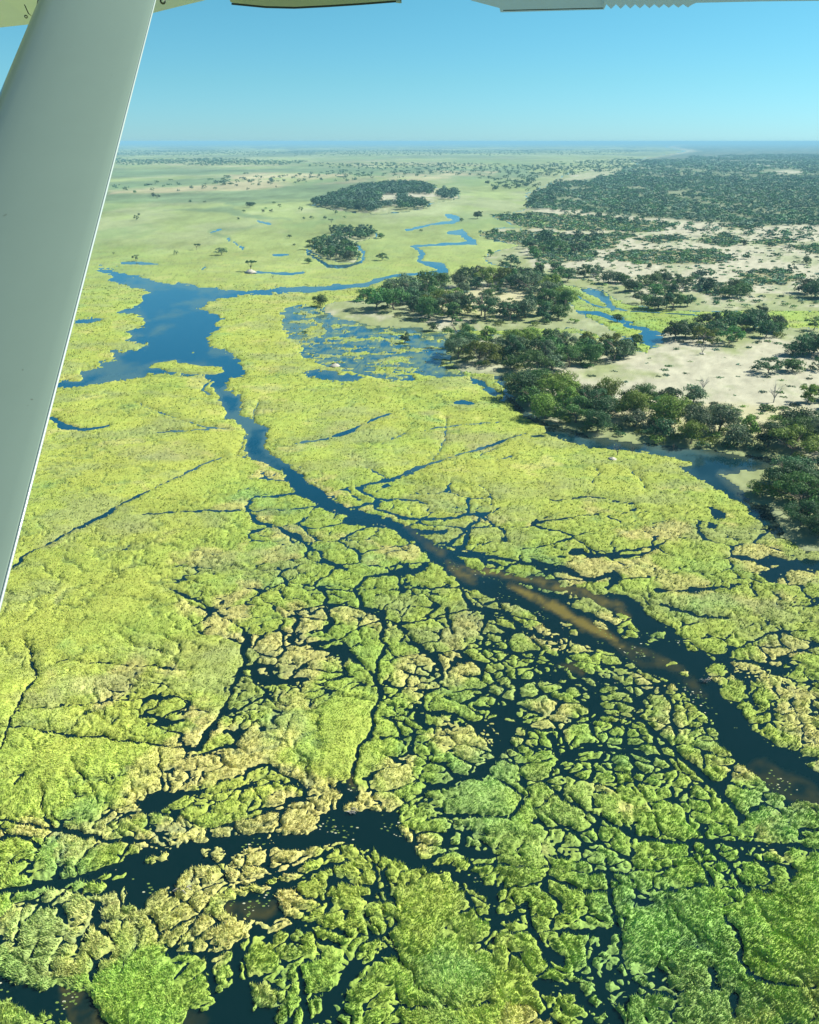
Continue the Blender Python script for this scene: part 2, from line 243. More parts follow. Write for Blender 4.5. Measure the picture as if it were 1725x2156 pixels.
# ponds thick with floating mats: open water broken by noise
POND = [(600,655),(640,645),(690,650),(740,672),(800,680),(845,690),(900,697),(965,700),(960,745),(950,768),(975,792),(900,788),(830,772),(760,768),(870,797),(840,800),(700,770),(640,750),(620,720),(600,690)]
LINES = [
 [(945,490,6),(975,488,13),(980,500,13),(1000,509,10),(965,513,4),(870,519,4),(890,535,11),(882,550,9),(905,556,10),(930,562,19),(935,572,17),(900,577,7),(830,580,5),(790,592,7),(770,600,8),(675,609,9),(640,611,10)],
 [(940,452,6),(952,457,11),(965,462,11),(950,468,6),(908,473,4),(858,484,3.5)],
 [(1040,508,3),(1100,512,2),(1130,530,3)],
 [(1230,612,8),(1265,620,14),(1283,640,14),(1290,650,9)],[(1205,655,4),(1260,660,9),(1310,675,14)],[(1157,624,6),(1183,641,7),(1210,655,5)],
 [(1160,612,2),(1200,615,2.5),(1250,643,2.5),(1330,655,2.5),(1490,665,2.5)],
 [(28,1195,6),(60,1165,5),(130,1130,4),(190,1100,5),(212,1090,9),(250,1065,3),(330,1025,2.5),(440,973,2.5),(470,962,1.5)],
 [(610,935,1),(690,924,3),(715,914,10),(735,908,5),(790,882,3),(850,860,1.5)],[(750,1028,5),(820,1010,4),(880,985,5),(960,960,2),(1040,935,3.5),(1110,912,1.5)],
 [(625,1040,6),(575,1044,3),(530,1048,4),(522,1068,8),(540,1100,10),(575,1108,5),(620,1128,10),(650,1150,4),(675,1160,6),(680,1180,9),(735,1200,4)],
 [(530,1075,4),(440,1075,3),(300,1083,2)],
 [(900,1190,10),(870,1205,14),(830,1207,10),(770,1215,8),(750,1240,8),(760,1275,8),(805,1295,16),(810,1320,12),(800,1345,10),(815,1360,9),(797,1390,8),(790,1430,10),(800,1450,16),(802,1470,9),(785,1500,9),(785,1540,8),(755,1575,9),(745,1620,9),(740,1650,10)],
 [(700,1365,16),(730,1370,20),(760,1400,8),(795,1425,6)],[(685,1325,20),(700,1312,8),(685,1285,6)],
 [(350,1240,3),(380,1250,4),(390,1253,7),(425,1268,7),(465,1295,4),(505,1320,4),(523,1343,20),(512,1370,14),(518,1395,6),(505,1420,14),(490,1450,5),(467,1506,10),(433,1550,16),(420,1575,14),(395,1580,4)],
 [(505,1410,8),(545,1400,12),(580,1410,12)],[(300,1476,2),(313,1472,9),(370,1465,6),(400,1480,3),(395,1495,5),(440,1497,4)],[(467,1506,6),(510,1490,6),(560,1465,5)],
 [(0,1530,4),(60,1530,4),(130,1545,5),(210,1552,5),(280,1560,5),(330,1572,5),(400,1572,4)],
 [(50,1350,3),(65,1380,4),(76,1425,5),(50,1460,3),(32,1495,4),(15,1540,4),(3,1575,4)],[(120,1390,2),(270,1400,2),(400,1410,1.5)],[(32,1498,2.5),(130,1485,2),(300,1472,2)],
 [(0,1728,8),(67,1737,8),(113,1745,9),(167,1758,14),(233,1771,8),(270,1765,12),(340,1782,8),(420,1786,12)],
 [(262,1822,24),(200,1842,16),(130,1858,16),(60,1870,14),(-60,1885,14)],[(150,1870,4),(120,1890,5),(90,1915,3)],
 [(575,1868,16),(610,1860,14),(670,1835,16),(700,1826,20),(735,1815,12)],[(700,1830,9),(708,1870,10)],[(560,1880,16),(578,1915,18),(600,1932,12),(690,1955,9),(720,1965,12),(735,1975,8)],[(808,1840,18),(815,1880,14),(830,1905,9)],
 [(628,2041,12),(638,2080,16),(645,2120,18),(650,2200,18)],[(1060,1860,10),(1045,1880,10)],[(1035,1925,10),(1070,1935,14),(1105,1920,8)],[(1105,1900,14),(1110,1925,14),(1122,1962,15),(1150,2000,17),(1185,2025,12)],
 [(820,2115,3),(900,2125,5),(1040,2115,4)],[(900,1722,8),(1000,1718,6),(1075,1722,6),(1092,1705,9),(1102,1680,7)],[(990,1612,4),(1040,1635,5),(1090,1665,6),(1102,1680,6)],
 [(1150,1650,8),(1190,1685,8),(1240,1710,8),(1290,1735,14),(1340,1760,10),(1400,1773,10),(1450,1770,8),(1520,1772,12),(1600,1782,16),(1800,1790,12)],
 [(1277,1815,7),(1280,1850,10),(1290,1910,11),(1300,1960,12),(1310,2005,12),(1290,2045,10),(1340,2075,14),(1420,2100,14)],
 [(1357,1875,5),(1433,1871,4),(1500,1862,6),(1540,1868,7),(1620,1875,9)],[(1500,1865,14),(1483,1830,6),(1450,1795,5)],[(1455,1773,12),(1450,1800,6)],
 [(1527,1931,5),(1560,1981,12),(1557,2015,10),(1575,2050,10),(1650,2075,10),(1720,2080,8)],[(1130,2075,24),(1170,2085,30),(1215,2080,22),(1225,2110,18),(1290,2140,20),(1310,2200,20)],[(1550,2100,18),(1545,2140,20)],
 [(1393,1273,7),(1440,1288,5),(1467,1296,6),(1533,1303,5)],[(1385,1243,10),(1420,1245,4),(1460,1243,10),(1530,1236,4),(1583,1225,4),(1590,1250,4),(1575,1230,4)],
 [(1513,1390,12),(1580,1393,8),(1640,1412,14),(1680,1403,10),(1640,1390,6),(1680,1372,10),(1710,1375,8)],[(1720,1265,12),(1760,1262,16)],[(1650,1205,8),(1660,1228,8)],
 [(1150,1190,8),(1180,1195,16),(1220,1215,8),(1250,1222,8),(1290,1205,16),(1300,1222,20),(1280,1238,8)],[(1205,1165,12),(1225,1160,12),(1240,1172,6),(1350,1172,5),(1410,1135,3)],
 [(960,1165,8),(1000,1168,10),(1040,1172,8),(1100,1185,8),(1160,1195,12)],[(1018,1078,4),(988,1110,8),(978,1150,9),(968,1162,8)],[(795,1060,12),(792,1072,6),(858,1092,5),(905,1093,5),(950,1092,5),(1018,1078,3)],[(755,1030,3),(790,1050,5),(795,1065,9)],[(790,1050,3),(850,1052,3),(900,1060,2)],
 [(855,1112,6),(900,1122,8),(940,1118,5)],[(1075,1273,6),(1100,1240,3)],[(940,1280,5),(945,1310,8),(955,1330,6)],[(965,1225,10),(975,1250,8),(990,1275,8),(1060,1290,10),(1120,1330,16),(1160,1350,14)],
 [(1000,1490,10),(1060,1500,6)],[(960,1390,14),(980,1395,14)],[(850,1415,5),(900,1425,5),(930,1400,8)],[(640,1400,4),(610,1430,5),(570,1445,4)],
 [(840,1490,4),(900,1500,8),(960,1505,9),(1020,1530,10),(1060,1560,14),(1100,1590,8)],[(1160,1550,14),(1180,1600,10),(1150,1650,8)],[(1330,1500,10),(1400,1560,12),(1450,1610,10),(1500,1650,14),(1560,1720,16)],
 [(1150,1380,16),(1230,1420,14),(1300,1440,16),(1350,1480,10)],[(1170,1345,14),(1190,1400,9),(1230,1440,8)],
 [(90,1660,2),(88,1700,4),(112,1745,5)],[(0,1640,2),(55,1630,3),(30,1650,2)],[(380,1665,3),(420,1680,4),(470,1690,5),(500,1660,3),(570,1650,4)],
 [(590,1645,5),(620,1655,8),(650,1660,5)],
 [(446,489,3),(460,484,4),(472,483,2)],[(476,501,2),(485,508,4),(500,514,2),(512,524,4)],[(540,464,2),(560,470,3),(572,472,2)],[(425,568,2),(432,562,3)],
 [(250,553,3),(290,554,7),(330,556,3)],[(575,537,2),(592,537,6),(605,536,2)],[(520,574,3),(545,573,6),(570,575,3),(615,577,6),(640,574,3)],
 [(646,525,4),(650,535,4),(675,550,3),(690,560,7),(725,562,6),(760,552,5),(768,535,5),(755,520,6),(748,512,3)],
 [(110,880,8),(135,900,14),(170,905,6),(200,900,4),(230,895,2)],[(445,800,3),(425,822,5),(440,830,4)],
 [(955,848,3),(975,847,8),(998,849,3)],[(1120,918,4),(1135,917,6),(1145,918,3)],[(937,880,1.2),(939,925,1.2),(925,950,1.2),(912,968,1.2)],[(895,905,1.2),(950,897,1.5),(1050,888,1.2)],[(855,912,1),(800,935,1.2)],[(1010,958,1.5),(1045,942,1.2)],[(1045,970,1.5),(1080,960,1.2)],[(1245,1015,1),(1262,995,1.5),(1255,985,1)],[(1330,990,1.2),(1350,1010,1.6),(1358,1030,1)],[(770,985,1),(808,1003,1.5),(812,1010,1)],[(600,975,1),(640,985,1.3)],[(1010,1020,1),(1035,1050,1.4),(1040,1085,1)],[(1160,1055,1.2),(1240,1045,1.5),(1330,1060,1.5)],[(280,845,1.2),(340,870,1.5),(400,890,1),(455,905,1)],[(330,910,1),(410,905,2),(480,902,1)],[(390,1300,1),(420,1330,1.2)],[(250,1330,1),(290,1360,1.2),(340,1370,1)],[(150,1600,1.5),(190,1650,2),(210,1700,1.5)],[(330,1580,2),(345,1640,3),(338,1700,2)],
 [(1160,905,12),(1215,925,12),(1290,938,10)],
 [(545,845,0),(500,960,2),(515,963,4)],
]
ISLANDS = [[(640,690),(665,683),(690,690),(688,708),(655,713),(642,704)],[(713,716),(740,708),(777,712),(765,721),(725,723)],[(724,730),(750,725),(775,730),(750,734)],[(757,686),(785,682),(800,690),(780,697)],[(757,708),(780,703),(797,707),(780,712)],[(827,752),(860,747),(893,752),(860,758)],[(834,723),(855,718),(877,724),(855,729)],[(900,700),(930,696),(965,699),(930,703)],
 [(302,778),(318,772),(322,764),(368,757),(380,763),(418,768),(467,772),(477,782),(455,791),(418,789),(376,787),(352,783),(340,775)],
 [(395,742),(405,739),(412,743),(400,746)],[(1200,1245),(1240,1262),(1300,1290),(1325,1300),(1345,1330),(1340,1350),(1310,1345),(1290,1310),(1230,1290),(1190,1270)],[(1075,1228),(1130,1235),(1200,1245),(1185,1252),(1120,1243)],
 [(1175,1305),(1215,1320),(1222,1340),(1190,1335)],[(1230,1305),(1270,1310),(1290,1330),(1250,1325)],[(1325,1320),(1345,1335),(1340,1355),(1328,1340)],
 [(1395,1390),(1415,1380),(1435,1395),(1430,1405),(1400,1403)],[(1350,1325),(1400,1330),(1405,1345),(1370,1350)],[(1352,1348),(1370,1345),(1365,1362),(1352,1358)],[(1430,1415),(1450,1412),(1453,1424),(1438,1425)],
 [(550,1742),(600,1738),(640,1752),(625,1760),(590,1762)],[(722,1698),(740,1690),(775,1695),(772,1708),(740,1714),(722,1708)],[(835,1725),(870,1712),(900,1718),(895,1732),(840,1735)],
 [(302,1805),(352,1798),(355,1815),(315,1825)],[(370,1856),(420,1800),(418,1790),(460,1782),(478,1795),(430,1870),(380,1880)],[(308,1890),(350,1865),(362,1870),(350,1900),(320,1912),(305,1905)],[(255,1835),(262,1830),(270,1838),(262,1848)],
 [(335,1785),(360,1780),(362,1795),(338,1798)],[(1485,1172),(1510,1165)],[(1622,1190),(1640,1187),(1650,1192),(1640,1198),(1622,1197)],[(1500,1640),(1510,1646),(1540,1655)],
 [(745,1540),(748,1545),(740,1550)],[(440,1788),(470,1784),(450,1795)],[(1090,1318),(1110,1312),(1125,1325),(1100,1332)],[(1130,1345),(1175,1350),(1190,1370),(1150,1372)],[(1262,1365),(1310,1372),(1320,1390),(1280,1388)],[(1350,1455),(1400,1460),(1420,1480),(1370,1478)]]
LAND_POLYS = [
 [(672,655),(690,640),(740,630),(785,630),(800,612),(860,592),(950,585),(1050,568),(1110,568),(1160,592),(1180,620),(1215,655),(1300,700),(1330,712),(1300,722),(1240,700),(1215,693),(1100,696),(1000,696),(930,698),(860,690),(780,687),(720,672)],
 [(938,702),(945,722),(946,745),(950,765),(962,780),(1000,786),(1062,797),(1072,832),(1110,870),(1160,895),(1200,906),(1250,921),(1300,931),(1350,935),(1400,939),(1480,947),(1560,957),(1640,967),(1645,977),(1600,989),(1520,1001),(1548,1024),(1582,1056),(1622,1072),(1642,1110),(1640,1130),(1680,1155),(1725,1163),(2300,1180),(2300,700),(1725,690),(1640,690),(1500,676),(1400,690),(1385,722),(1360,742),(1310,735),(1290,722),(1215,700),(1100,706),(1000,704)],
 [(1180,598),(1130,590),(1110,572),(1050,562),(1020,548),(1030,530),(1060,525),(1095,518),(1050,508),(1015,498),(1008,488),(1060,478),(1110,482),(1060,466),(1035,456),(1100,444),(1115,430),(1108,408),(1150,390),(1200,363),(1280,352),(1350,352),(1330,338),(1440,318),(1400,308),(1480,298.2),(2600,298.2),(2600,665),(1900,660),(1725,655),(1640,655),(1500,657),(1400,653),(1310,640),(1270,612)],
 [(652,530),(660,515),(690,505),(700,492),(720,488),(788,490),(790,502),(752,508),(756,540),(748,553),(715,553),(680,543)],
 [(655,432),(690,415),(760,393),(820,386),(890,386),(925,396),(960,405),(968,418),(935,424),(905,430),(903,440),(850,446),(800,452),(740,448),(690,440)],
 [(1640,1165)]*3]
LAND_POLYS.pop()
FRAG = [(100,1300,0),(300,1000,0),(300,1300,0),(100,1150,0),(450,1400,.04),(300,1600,.2),(100,1650,.14),(60,1480,.05),(550,1100,.28),(620,1150,.42),(700,1180,.5),(780,1250,.5),(600,1250,.42),(500,1200,.12),(650,1330,.5),(700,1400,.42),(560,1450,.5),(450,1530,.42),(620,1500,.2),(720,1500,.08),(720,1570,.08),(850,1300,.42),(900,1400,.45),(1000,1300,.6),(1000,1500,.5),(1100,1400,.5),(1100,1300,.8),(1150,1420,.5),(1200,1400,.75),(1250,1500,.6),(1350,1450,.85),(1400,1550,.6),(1500,1650,.6),(1300,1650,.5),(1600,1750,.55),(1650,1500,.22),(1600,1350,.24),(1550,1290,.22),(1500,1250,.22),(1400,1200,.2),(1500,1050,.12),(1500,1130,.2),(1300,1100,.2),(1150,1150,.3),(1000,1130,.45),(950,1080,.32),(1000,950,0),(700,950,0),(1300,1000,.03),(1100,1030,.03),(800,1700,.4),(600,1700,.4),(500,1700,.32),(500,1820,.35),(200,1700,.34),(200,1800,.42),(100,1950,.32),(300,2000,.12),(430,1950,.35),(560,2000,.3),(300,2080,.15),(900,1780,.35),(920,1900,.12),(1000,1950,.3),(950,2050,.05),(1050,1700,.03),(1150,1900,.32),(1000,2150,.12),(1400,1980,.04),(1600,2000,.35),(1640,1850,.35),(1450,1830,.18),(1300,2100,.42),(700,2100,.35),(1650,2100,.3),(400,800,0),(800,850,0),(300,650,0),(600,450,0),(1200,620,0)]
# greenness: 0 yellow meadow, 1 fresh green
GREEN = [(100,1300,.1),(300,1000,0),(250,1200,.05),(400,900,0),(300,1450,.12),(560,1120,.55),(650,1180,.5),(780,1180,.5),(800,1300,.45),(900,1400,.5),(450,1550,.2),(720,1550,.3),(850,1500,.55),(1100,1500,.6),(1000,1700,.75),(1300,1700,.75),(1600,1750,.8),(1400,1980,.85),(1000,2050,.65),(700,2100,.6),(300,1980,.75),(200,2050,.85),(100,1850,.35),(300,1700,.35),(650,1750,.15),(680,1870,.1),(900,1850,.35),(1000,1250,.5),(1250,1200,.35),(1500,1300,.35),(1650,1450,.4),(1300,1050,.1),(1000,1000,.05),(800,850,.2),(850,780,.35),(600,700,.05),(300,780,.2),(500,520,.15),(600,450,.2),(500,410,.75),(300,415,.8),(700,370,.5),(1050,420,.3),(1000,520,.3),(1200,640,.7),(1500,665,.65),(1400,1100,.25),(1500,1480,.4),(1600,2100,.85)]

# ------------------------------------------------------------------ the grid: rows closer together where the eye is close
NR, NC = 1060, 1180
vr = np.concatenate([np.linspace(2420, 430, 900), np.linspace(428, 312, 130), 297.9+np.geomspace(13, 0.9, 30)])
uc = np.linspace(-330, 2055, NC)
r2 = -sp + (-(vr-1078)*SC/F)*cp; tt = -H/r2
YR = (cp + (-(vr-1078)*SC/F)*sp)*tt
X = ((uc[None, :]-CXD)*SC/F)*tt[:, None]; Y = np.repeat(YR[:, None], NC, 1)
DIST = np.sqrt(X*X+Y*Y+H*H); MPU = DIST/F*SC          # metres per photograph unit, across the view
DY = np.abs(np.gradient(YR))[:, None]*np.ones((1, NC)); DX = np.abs(X[:, 1]-X[:, 0])[:, None]*np.ones((1, NC))
SP = np.maximum(DX, 0.55*DY)
amp = 0.0055*DIST
wx = X + amp*mnoise(X, Y, amp*3.4, 1, 5, .62); wy = Y + amp*1.6*mnoise(X, Y, amp*4.0, 21, 5, .62)
U, V = proj(wx, wy)
U0, V0 = np.repeat(uc[None, :], NR, 0), np.repeat(vr[:, None], NC, 1)
land = np.full(X.shape, -1e3)
for p in LAND_POLYS: land = np.maximum(land, sdpoly(p, U, V))
wat = np.full(X.shape, -1e3)
for p in WATER_POLYS: wat = np.maximum(wat, sdpoly(p, U, V))
rag = mnoise(X, Y, .02*DIST, 261, 5, .72)*(5-4*ss(900, 1300, V0)); wat = np.where(wat > -14, wat+rag, wat)
lwob = 1.8*mnoise(X, Y, .03*DIST, 230, 3)
U2, V2 = proj(lerp(X, wx, .6), lerp(Y, wy, .6))
for p in LINES:
    wat = np.maximum(wat, sdline([(x, y, max(w*.92-.25, .5) if y < 1300 else w*.78) for x, y, w in p], U2, V2)+lwob*(.35 if max(q[2] for q in p) < 7 else 1))
pond = sdpoly(POND, U, V); pn = fbm(X/16, Y/11, 5, 6, .7)+.30*fbm(X/4, Y/3, 6, 5, .62)
pondw = np.minimum(pond*0.5+2, (0.17-pn)*26+ss(0, 60, V-700)*0-2)
wat = np.where((pond > -8), np.maximum(wat, np.minimum(pondw, 30)), wat)
wat = np.where((U0 > 1040) & (U0 < 1660) & (V0 > 785) & (V0 < 1135) & (land < 0), np.maximum(wat, land+9+3*fbm(X/7, Y/7, 250, 3)), wat)
for p in ISLANDS: wat = np.minimum(wat, -sdpoly(p, U2, V2)+1.0)
vfor = np.clip((V0-297)/1100, .12, 1)                 # vertical foreshortening of photograph units
watm = wat*MPU/np.where(V0 > 700, 1, 1)
# cracks between the floating mats
frag = np.clip(idw(FRAG, U0, V0), 0, 1)*ss(760, 960, V0)
frag = np.clip(frag*(1+0.7*fbm(X/40, Y/40, 31, 3)), 0, 1)
q = .7*fbm(X/4, Y/4, 41, 4, .55)+2.0*noise(X/19, Y/19, 48); q2 = .7*fbm(X/4, Y/4, 47, 4, .55)+2.0*noise(X/19, Y/19, 49)
stretch = 0.74
e1, c1 = worley((X*stretch+q)/11., (Y+q2)/11., 3); e1 = e1*11*0.5
e2, c2 = worley((X*stretch+q*.8+5)/4.6, (Y+q2*.9+.08*X)/4.6, 9); e2 = e2*4.6*0.5
e3, c3 = worley((X*.8+q*.5-.1*Y+5)/2.3, (Y+q2*.5)/2.3, 15); e3 = e3*2.3*0.5
gate1 = fbm(X/14, Y/14, 55, 3); gate2 = fbm(X/8, Y/8, 61, 3)
lowf = 1-ss(.03, .22, frag)
w1 = .10+frag*.42*(0.3+.9*np.clip(gate1+.1, 0, 1.3)) - lowf*3 - .3*(1-ss(-.5, -.1, gate1+frag*.5))
w2 = .03+np.clip(frag*1.15-0.12, 0, 1)*0.34*(0.2+1.1*np.clip(gate2+.1, 0, 1.3)) - lowf*3 - .3*(1-ss(-.35, .0, gate2+frag*.3))
trail = 9.
for kk, lam in ((201, 46), (207, 27), (213, 17), (219, 70)):
    tf = fbm(X/lam+.3*q/5, Y/(lam*.8)+.3*q2/5, kk, 3, .5); gg = noise(X/(lam*1.4), Y/(lam*1.4), kk+5)
    trail = np.minimum(trail, np.abs(tf)*lam*.42+(1-ss(-.25, .1, gg))*3)
fine = 0.16*noise(X/.7, Y/.7, 71)+0.14*noise(X/2.4, Y/2.4, 72)
w2 = w2-.3*(1-ss(1120, 1380, V0))-.10*ss(1500, 1800, V0); w1 = w1-.12*ss(1500, 1800, V0)
w3 = np.clip(frag-.3, 0, 1)*.55*np.clip(gate1-gate2+.1, 0, 1) + .0 - lowf*3 - .35*(1-ss(-.1, .25, gate1-gate2+frag*.25))-.3*(1-ss(1180, 1420, V0))
s = np.minimum(np.minimum(np.minimum(e1-w1, e2-w2), e3-w3), -watm)
s = np.minimum(s, trail+.02-.2*gate1+9*(1-ss(900, 1150, V0))+.5*(1-ss(.02,.12,frag))) + fine*np.clip(1.2-SP/1.5, 0, 1)
onland = land > 0
s = np.where(onland, -np.minimum(land*MPU, 5)-0.01, s)
s = np.where(~onland & (land > -8/np.maximum(MPU,.2)) & (wat < -2), s, s)
# heights of the mats
dome = ss(-.12, 0.5, s)*(0.55+0.45*ss(0, 2.4, s))
def octave(lam, k, a): return a*np.clip(lam/(2.2*SP)-0.6, 0, 1)*noise(X/lam, Y/lam, k)
seam3 = -.35*(1-ss(0, .35, e3))*ss(-.3, .4, gate2)*ss(.03, .2, frag)
sw = np.maximum(.42, SP*1.25)
seam2 = -0.75*(1-ss(0, 1, e2/sw))*np.clip(.45+gate2*1.8, 0, 1)*ss(0.06, .25, frag)
seam1 = -1.0*(1-ss(0, 1, e1/(sw*1.15)))*np.clip(.6+gate1*1.8, 0, 1)*ss(.03, .22, frag)
rel = octave(7, 81, .14)+octave(3.1, 82, .13)+octave(1.4, 83, .10)+octave(.7, 84, .10)-0.15*np.abs(octave(1.9, 85, 1))
hm = 0.30+.30*ss(480, 900, V0)+.15*ss(950, 1400, V0)
onpond = ss(-6, 4, sdpoly(POND, U, V)); hm = hm*(1-.8*onpond)
farfade = ss(420, 700, V0)*(1-.7*onpond)
tdip = -.26*(1-ss(0.05, .45, trail))*(V0 > 800)
mz = -0.10 + dome*(hm+0.10) + dome*tdip*farfade + dome*(rel*(0.22+0.70*ss(.0, .4, frag+ss(1500, 2000, V0)))*farfade + (seam1+seam2+seam3)*hm*farfade)
mz = np.where(s < -.1, -0.12+np.maximum(s, -1)*0.4, mz)
# colours of the mats
YEL = np.array([.305, .352, .070]); GRN = np.array([.190, .320, .062]); TAN = np.array([.46, .41, .165]); BLG = np.array([.185, .315, .10]); OLV = np.array([.225, .27, .105])
g = np.clip(idw(GREEN, U0, V0)+0.22*fbm(X/22, Y/22, 91, 4)+0.12*noise(X/3, Y/3, 92), 0, 1)
c = YEL + (GRN-YEL)*g[..., None]
tanp = idw([(490,1540,.5),(560,1500,.4),(640,1730,.75),(660,1880,.85),(350,1700,.3),(700,1800,.3),(450,1900,.4),(900,1850,.45),(1000,1900,.4),(520,1960,.7),(600,1400,.35),(380,1300,.2),(1450,1180,.25),(1600,1400,.3),(100,1300,-.3),(300,1150,-.3),(300,1450,-.3),(720,1560,-.5),(1400,1980,-.4),(1000,2050,-.3),(300,2050,-.2),(1300,1750,-.1),(1000,1350,.05),(1200,1500,.05),(1300,1000,-.3),(800,900,-.3)], U0, V0)
tn = ss(.35, .75, tanp*.9+ fbm(X/16, Y/16, 95, 3)+(c1-.42)*1.0+0.35*(c2-.5)*ss(.05,.3,frag))*(0.35+0.45*ss(.0, .3, frag))*(1-0.45*g)
c = c + (TAN-c)*np.clip(tn, 0, 1)[..., None]
bl = ss(.15, .9, fbm(X/19, Y/19, 99, 4)+(PERM[(c1*4095).astype(int)]/4096.-.5)*.35+(g-.5)*.8)*0.6
c = c + (BLG-c)*bl[..., None]
# wet, thinner streaks in the meadow
ol = ss(.0, .8, fbm(X/35+3, Y/22, 101, 5, .62))*0.65*(1-ss(1300, 1700, V0)*.5)
trc = (1-ss(.1, .5+.3*SP, trail))*ss(640, 800, V0)*.75; c = c*(1-trc[..., None]*np.array([.45, .35, .1]))
c = c + (OLV-c)*ol[..., None]
mead = (1-ss(.02, .2, frag))
c = c*(1+0.20*mnoise(X, Y*.7, .05*DIST, 103, 5, .68)*.8+.12*mnoise(X, Y, .012*DIST, 104, 3))[..., None]
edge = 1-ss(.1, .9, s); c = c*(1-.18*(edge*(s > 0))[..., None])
# far plain: broad pale and green bands
far = 1-ss(430, 700, V0)
PALE = np.array([.255, .30, .155]); SAGE = np.array([.135, .20, .105]); PINK = np.array([.40, .34, .215]); MEADOW = np.array([.225, .285, .115])
bn = fbm(X/260, Y/520, 111, 6, .65)+.5*fbm(X/60, Y/160, 112, 4, .6)
fc = MEADOW + (PALE-MEADOW)*ss(-.3, .5, bn)[..., None]
NB1 = mnoise(X, Y*.35, .08*DIST, 120, 4, .6); NB2 = mnoise(X, Y*.35, .06*DIST, 121, 4, .6)
def blob(pts, soft): return ss(-soft, soft, sdpoly(pts, U0+26*NB1, V0+4*NB2))
gb = np.maximum.reduce([blob([(100,427),(100,409),(450,406),(560,398),(700,380),(800,378),(700,420),(660,424),(600,422),(480,427)], 4), blob([(330,444),(480,436),(640,424),(480,424),(500,440),(560,455),(620,466),(540,460),(480,448)], 3), blob([(200,385),(480,374),(480,382),(350,392),(200,398)], 3), blob([(440,492),(452,483),(520,478),(560,468),(530,480),(460,490),(490,510),(470,508)], 4), blob([(200,358),(1100,350),(1150,372),(980,378),(700,366),(400,368),(200,375)], 3)])
fc = fc + (SAGE-fc)*(gb*0.85)[..., None]
pk = np.maximum(blob([(500,375),(480,366),(900,359),(1050,362),(1060,370),(830,382),(640,390),(520,400),(240,412),(240,400),(440,390)], 3), blob([(200,342),(700,338),(1050,345),(1000,350),(500,352),(200,352)], 3)*.5)
fc = fc + (PINK-fc)*(pk*0.6*np.clip(.6+bn, 0, 1))[..., None]
fc = fc*(1+.30*mnoise(X, Y*.45, .09*DIST, 320, 5, .7)+.14*mnoise(X, Y*.5, .02*DIST, 321, 4, .7))[..., None]
fc = fc + (np.array([.15, .24, .10])-fc)*(ss(.1, .7, mnoise(X, Y*.3, .12*DIST, 322, 5, .65))*.5)[..., None]
dk = ss(.0, .35, fbm(X/700, Y/1500, 300, 4, .6)+.2*noise(X/120, Y/300, 301))*(1-ss(318, 345, V0))*.75
fc = fc + (np.array([.085, .125, .085])-fc)*dk[..., None]
for ex_, ey_, rx_, ry_, kk_ in [(975,925,75,16,.5),(1005,945,40,10,.5),(900,873,26,7,.5),(330,955,120,22,.35),(700,985,90,14,.25),(250,1120,120,14,.2),(400,1370,150,30,.2),(70,1475,60,18,.35),(560,960,60,12,.25),(1130,1040,90,16,.25),(260,1900,80,30,.25),(600,860,90,12,.25),(740,900,50,10,.2)]:
    pm = kk_*ss(1.25, .4, np.hypot((U-ex_)/rx_, (V-ey_)/ry_)+.35*fbm(X/11, Y/11, 310, 4, .6)); c = c + (np.array([.235, .235, .125])-c)*pm[..., None]
c = c + (fc-c)*far[..., None]
c = c + (np.array([.20, .255, .115])-c)*(onpond*.85*ss(-.6, .3, fbm(X/8, Y/8, 190, 3)))[..., None]
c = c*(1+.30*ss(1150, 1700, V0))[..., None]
gr = rng.random(X.shape); c = c*(1+(.16*(gr-.5)-.28*(gr < .07))*ss(440, 620, V0)*(1-.5*ss(1200, 1500, V0)))[..., None]  # random colour grain; sparse dark specks paint in the shade of tufts
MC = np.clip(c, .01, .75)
idx = np.arange(NR*NC).reshape(NR, NC)
def quads(mask, st=1):
    I = idx[::st, ::st]
    q = np.stack([I[:-1, :-1], I[:-1, 1:], I[1:, 1:], I[1:, :-1]], -1)
    m = mask[::st, ::st]; mm = m[:-1, :-1] | m[:-1, 1:] | m[1:, 1:] | m[1:, :-1]
    return q[mm]
def sub(P, q, cols, extra=None):
    used, inv = np.unique(q.ravel(), return_inverse=True)
    ex = {k: v.ravel()[used] for k, v in (extra or {}).items()}
    return P[used], inv.reshape(q.shape), cols.reshape(-1, 3)[used], ex
PM = np.stack([X, Y, mz], -1).reshape(-1, 3)
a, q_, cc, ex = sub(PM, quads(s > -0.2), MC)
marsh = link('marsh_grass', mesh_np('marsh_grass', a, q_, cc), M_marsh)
tag(marsh, 'bright yellow green floating marsh grass covering the floodplain between the dark channels', 'marsh grass', kind='stuff')
# ground: sandy islands, the bed under the water
lm = land*MPU
lh = np.where(onland, 0.12+0.7*ss(0, 14, lm)+0.18*fbm(X/9, Y/9, 130, 3), np.clip(-0.1+lm*0.4, -1.3, 0.1))
SAND = np.array([.385, .38, .285]); SHORE = np.array([.23, .27, .125]); SCRUBG = np.array([.30, .30, .15]); WOODG = np.array([.15, .19, .105]); BED = np.array([.10, .12, .08])
ln = fbm(X/30, Y/45, 133, 5, .6)
lg = ss(.05, .7, fbm(X/60, Y/110, 134, 6, .65)+.25*fbm(X/6, Y/12, 135, 3))
sandy = ss(2, 15, lm*ss(0,1,MPU*0+1)+14*ln)
gc = SHORE + (SAND-SHORE)*sandy[..., None]
gc = gc + (np.array([.25, .29, .16])-gc)*(lg*.78)[..., None]
gc = gc*(1+.16*fbm(X/5, Y/11, 137, 5, .65))[..., None]
def zone(pts, soft=4, amt=1): return amt*ss(-soft, soft, sdpoly(pts, U, V))
I1 = [(900,625),(960,612),(1060,610),(1150,620),(1170,660),(1100,668),(1000,665),(930,655)]
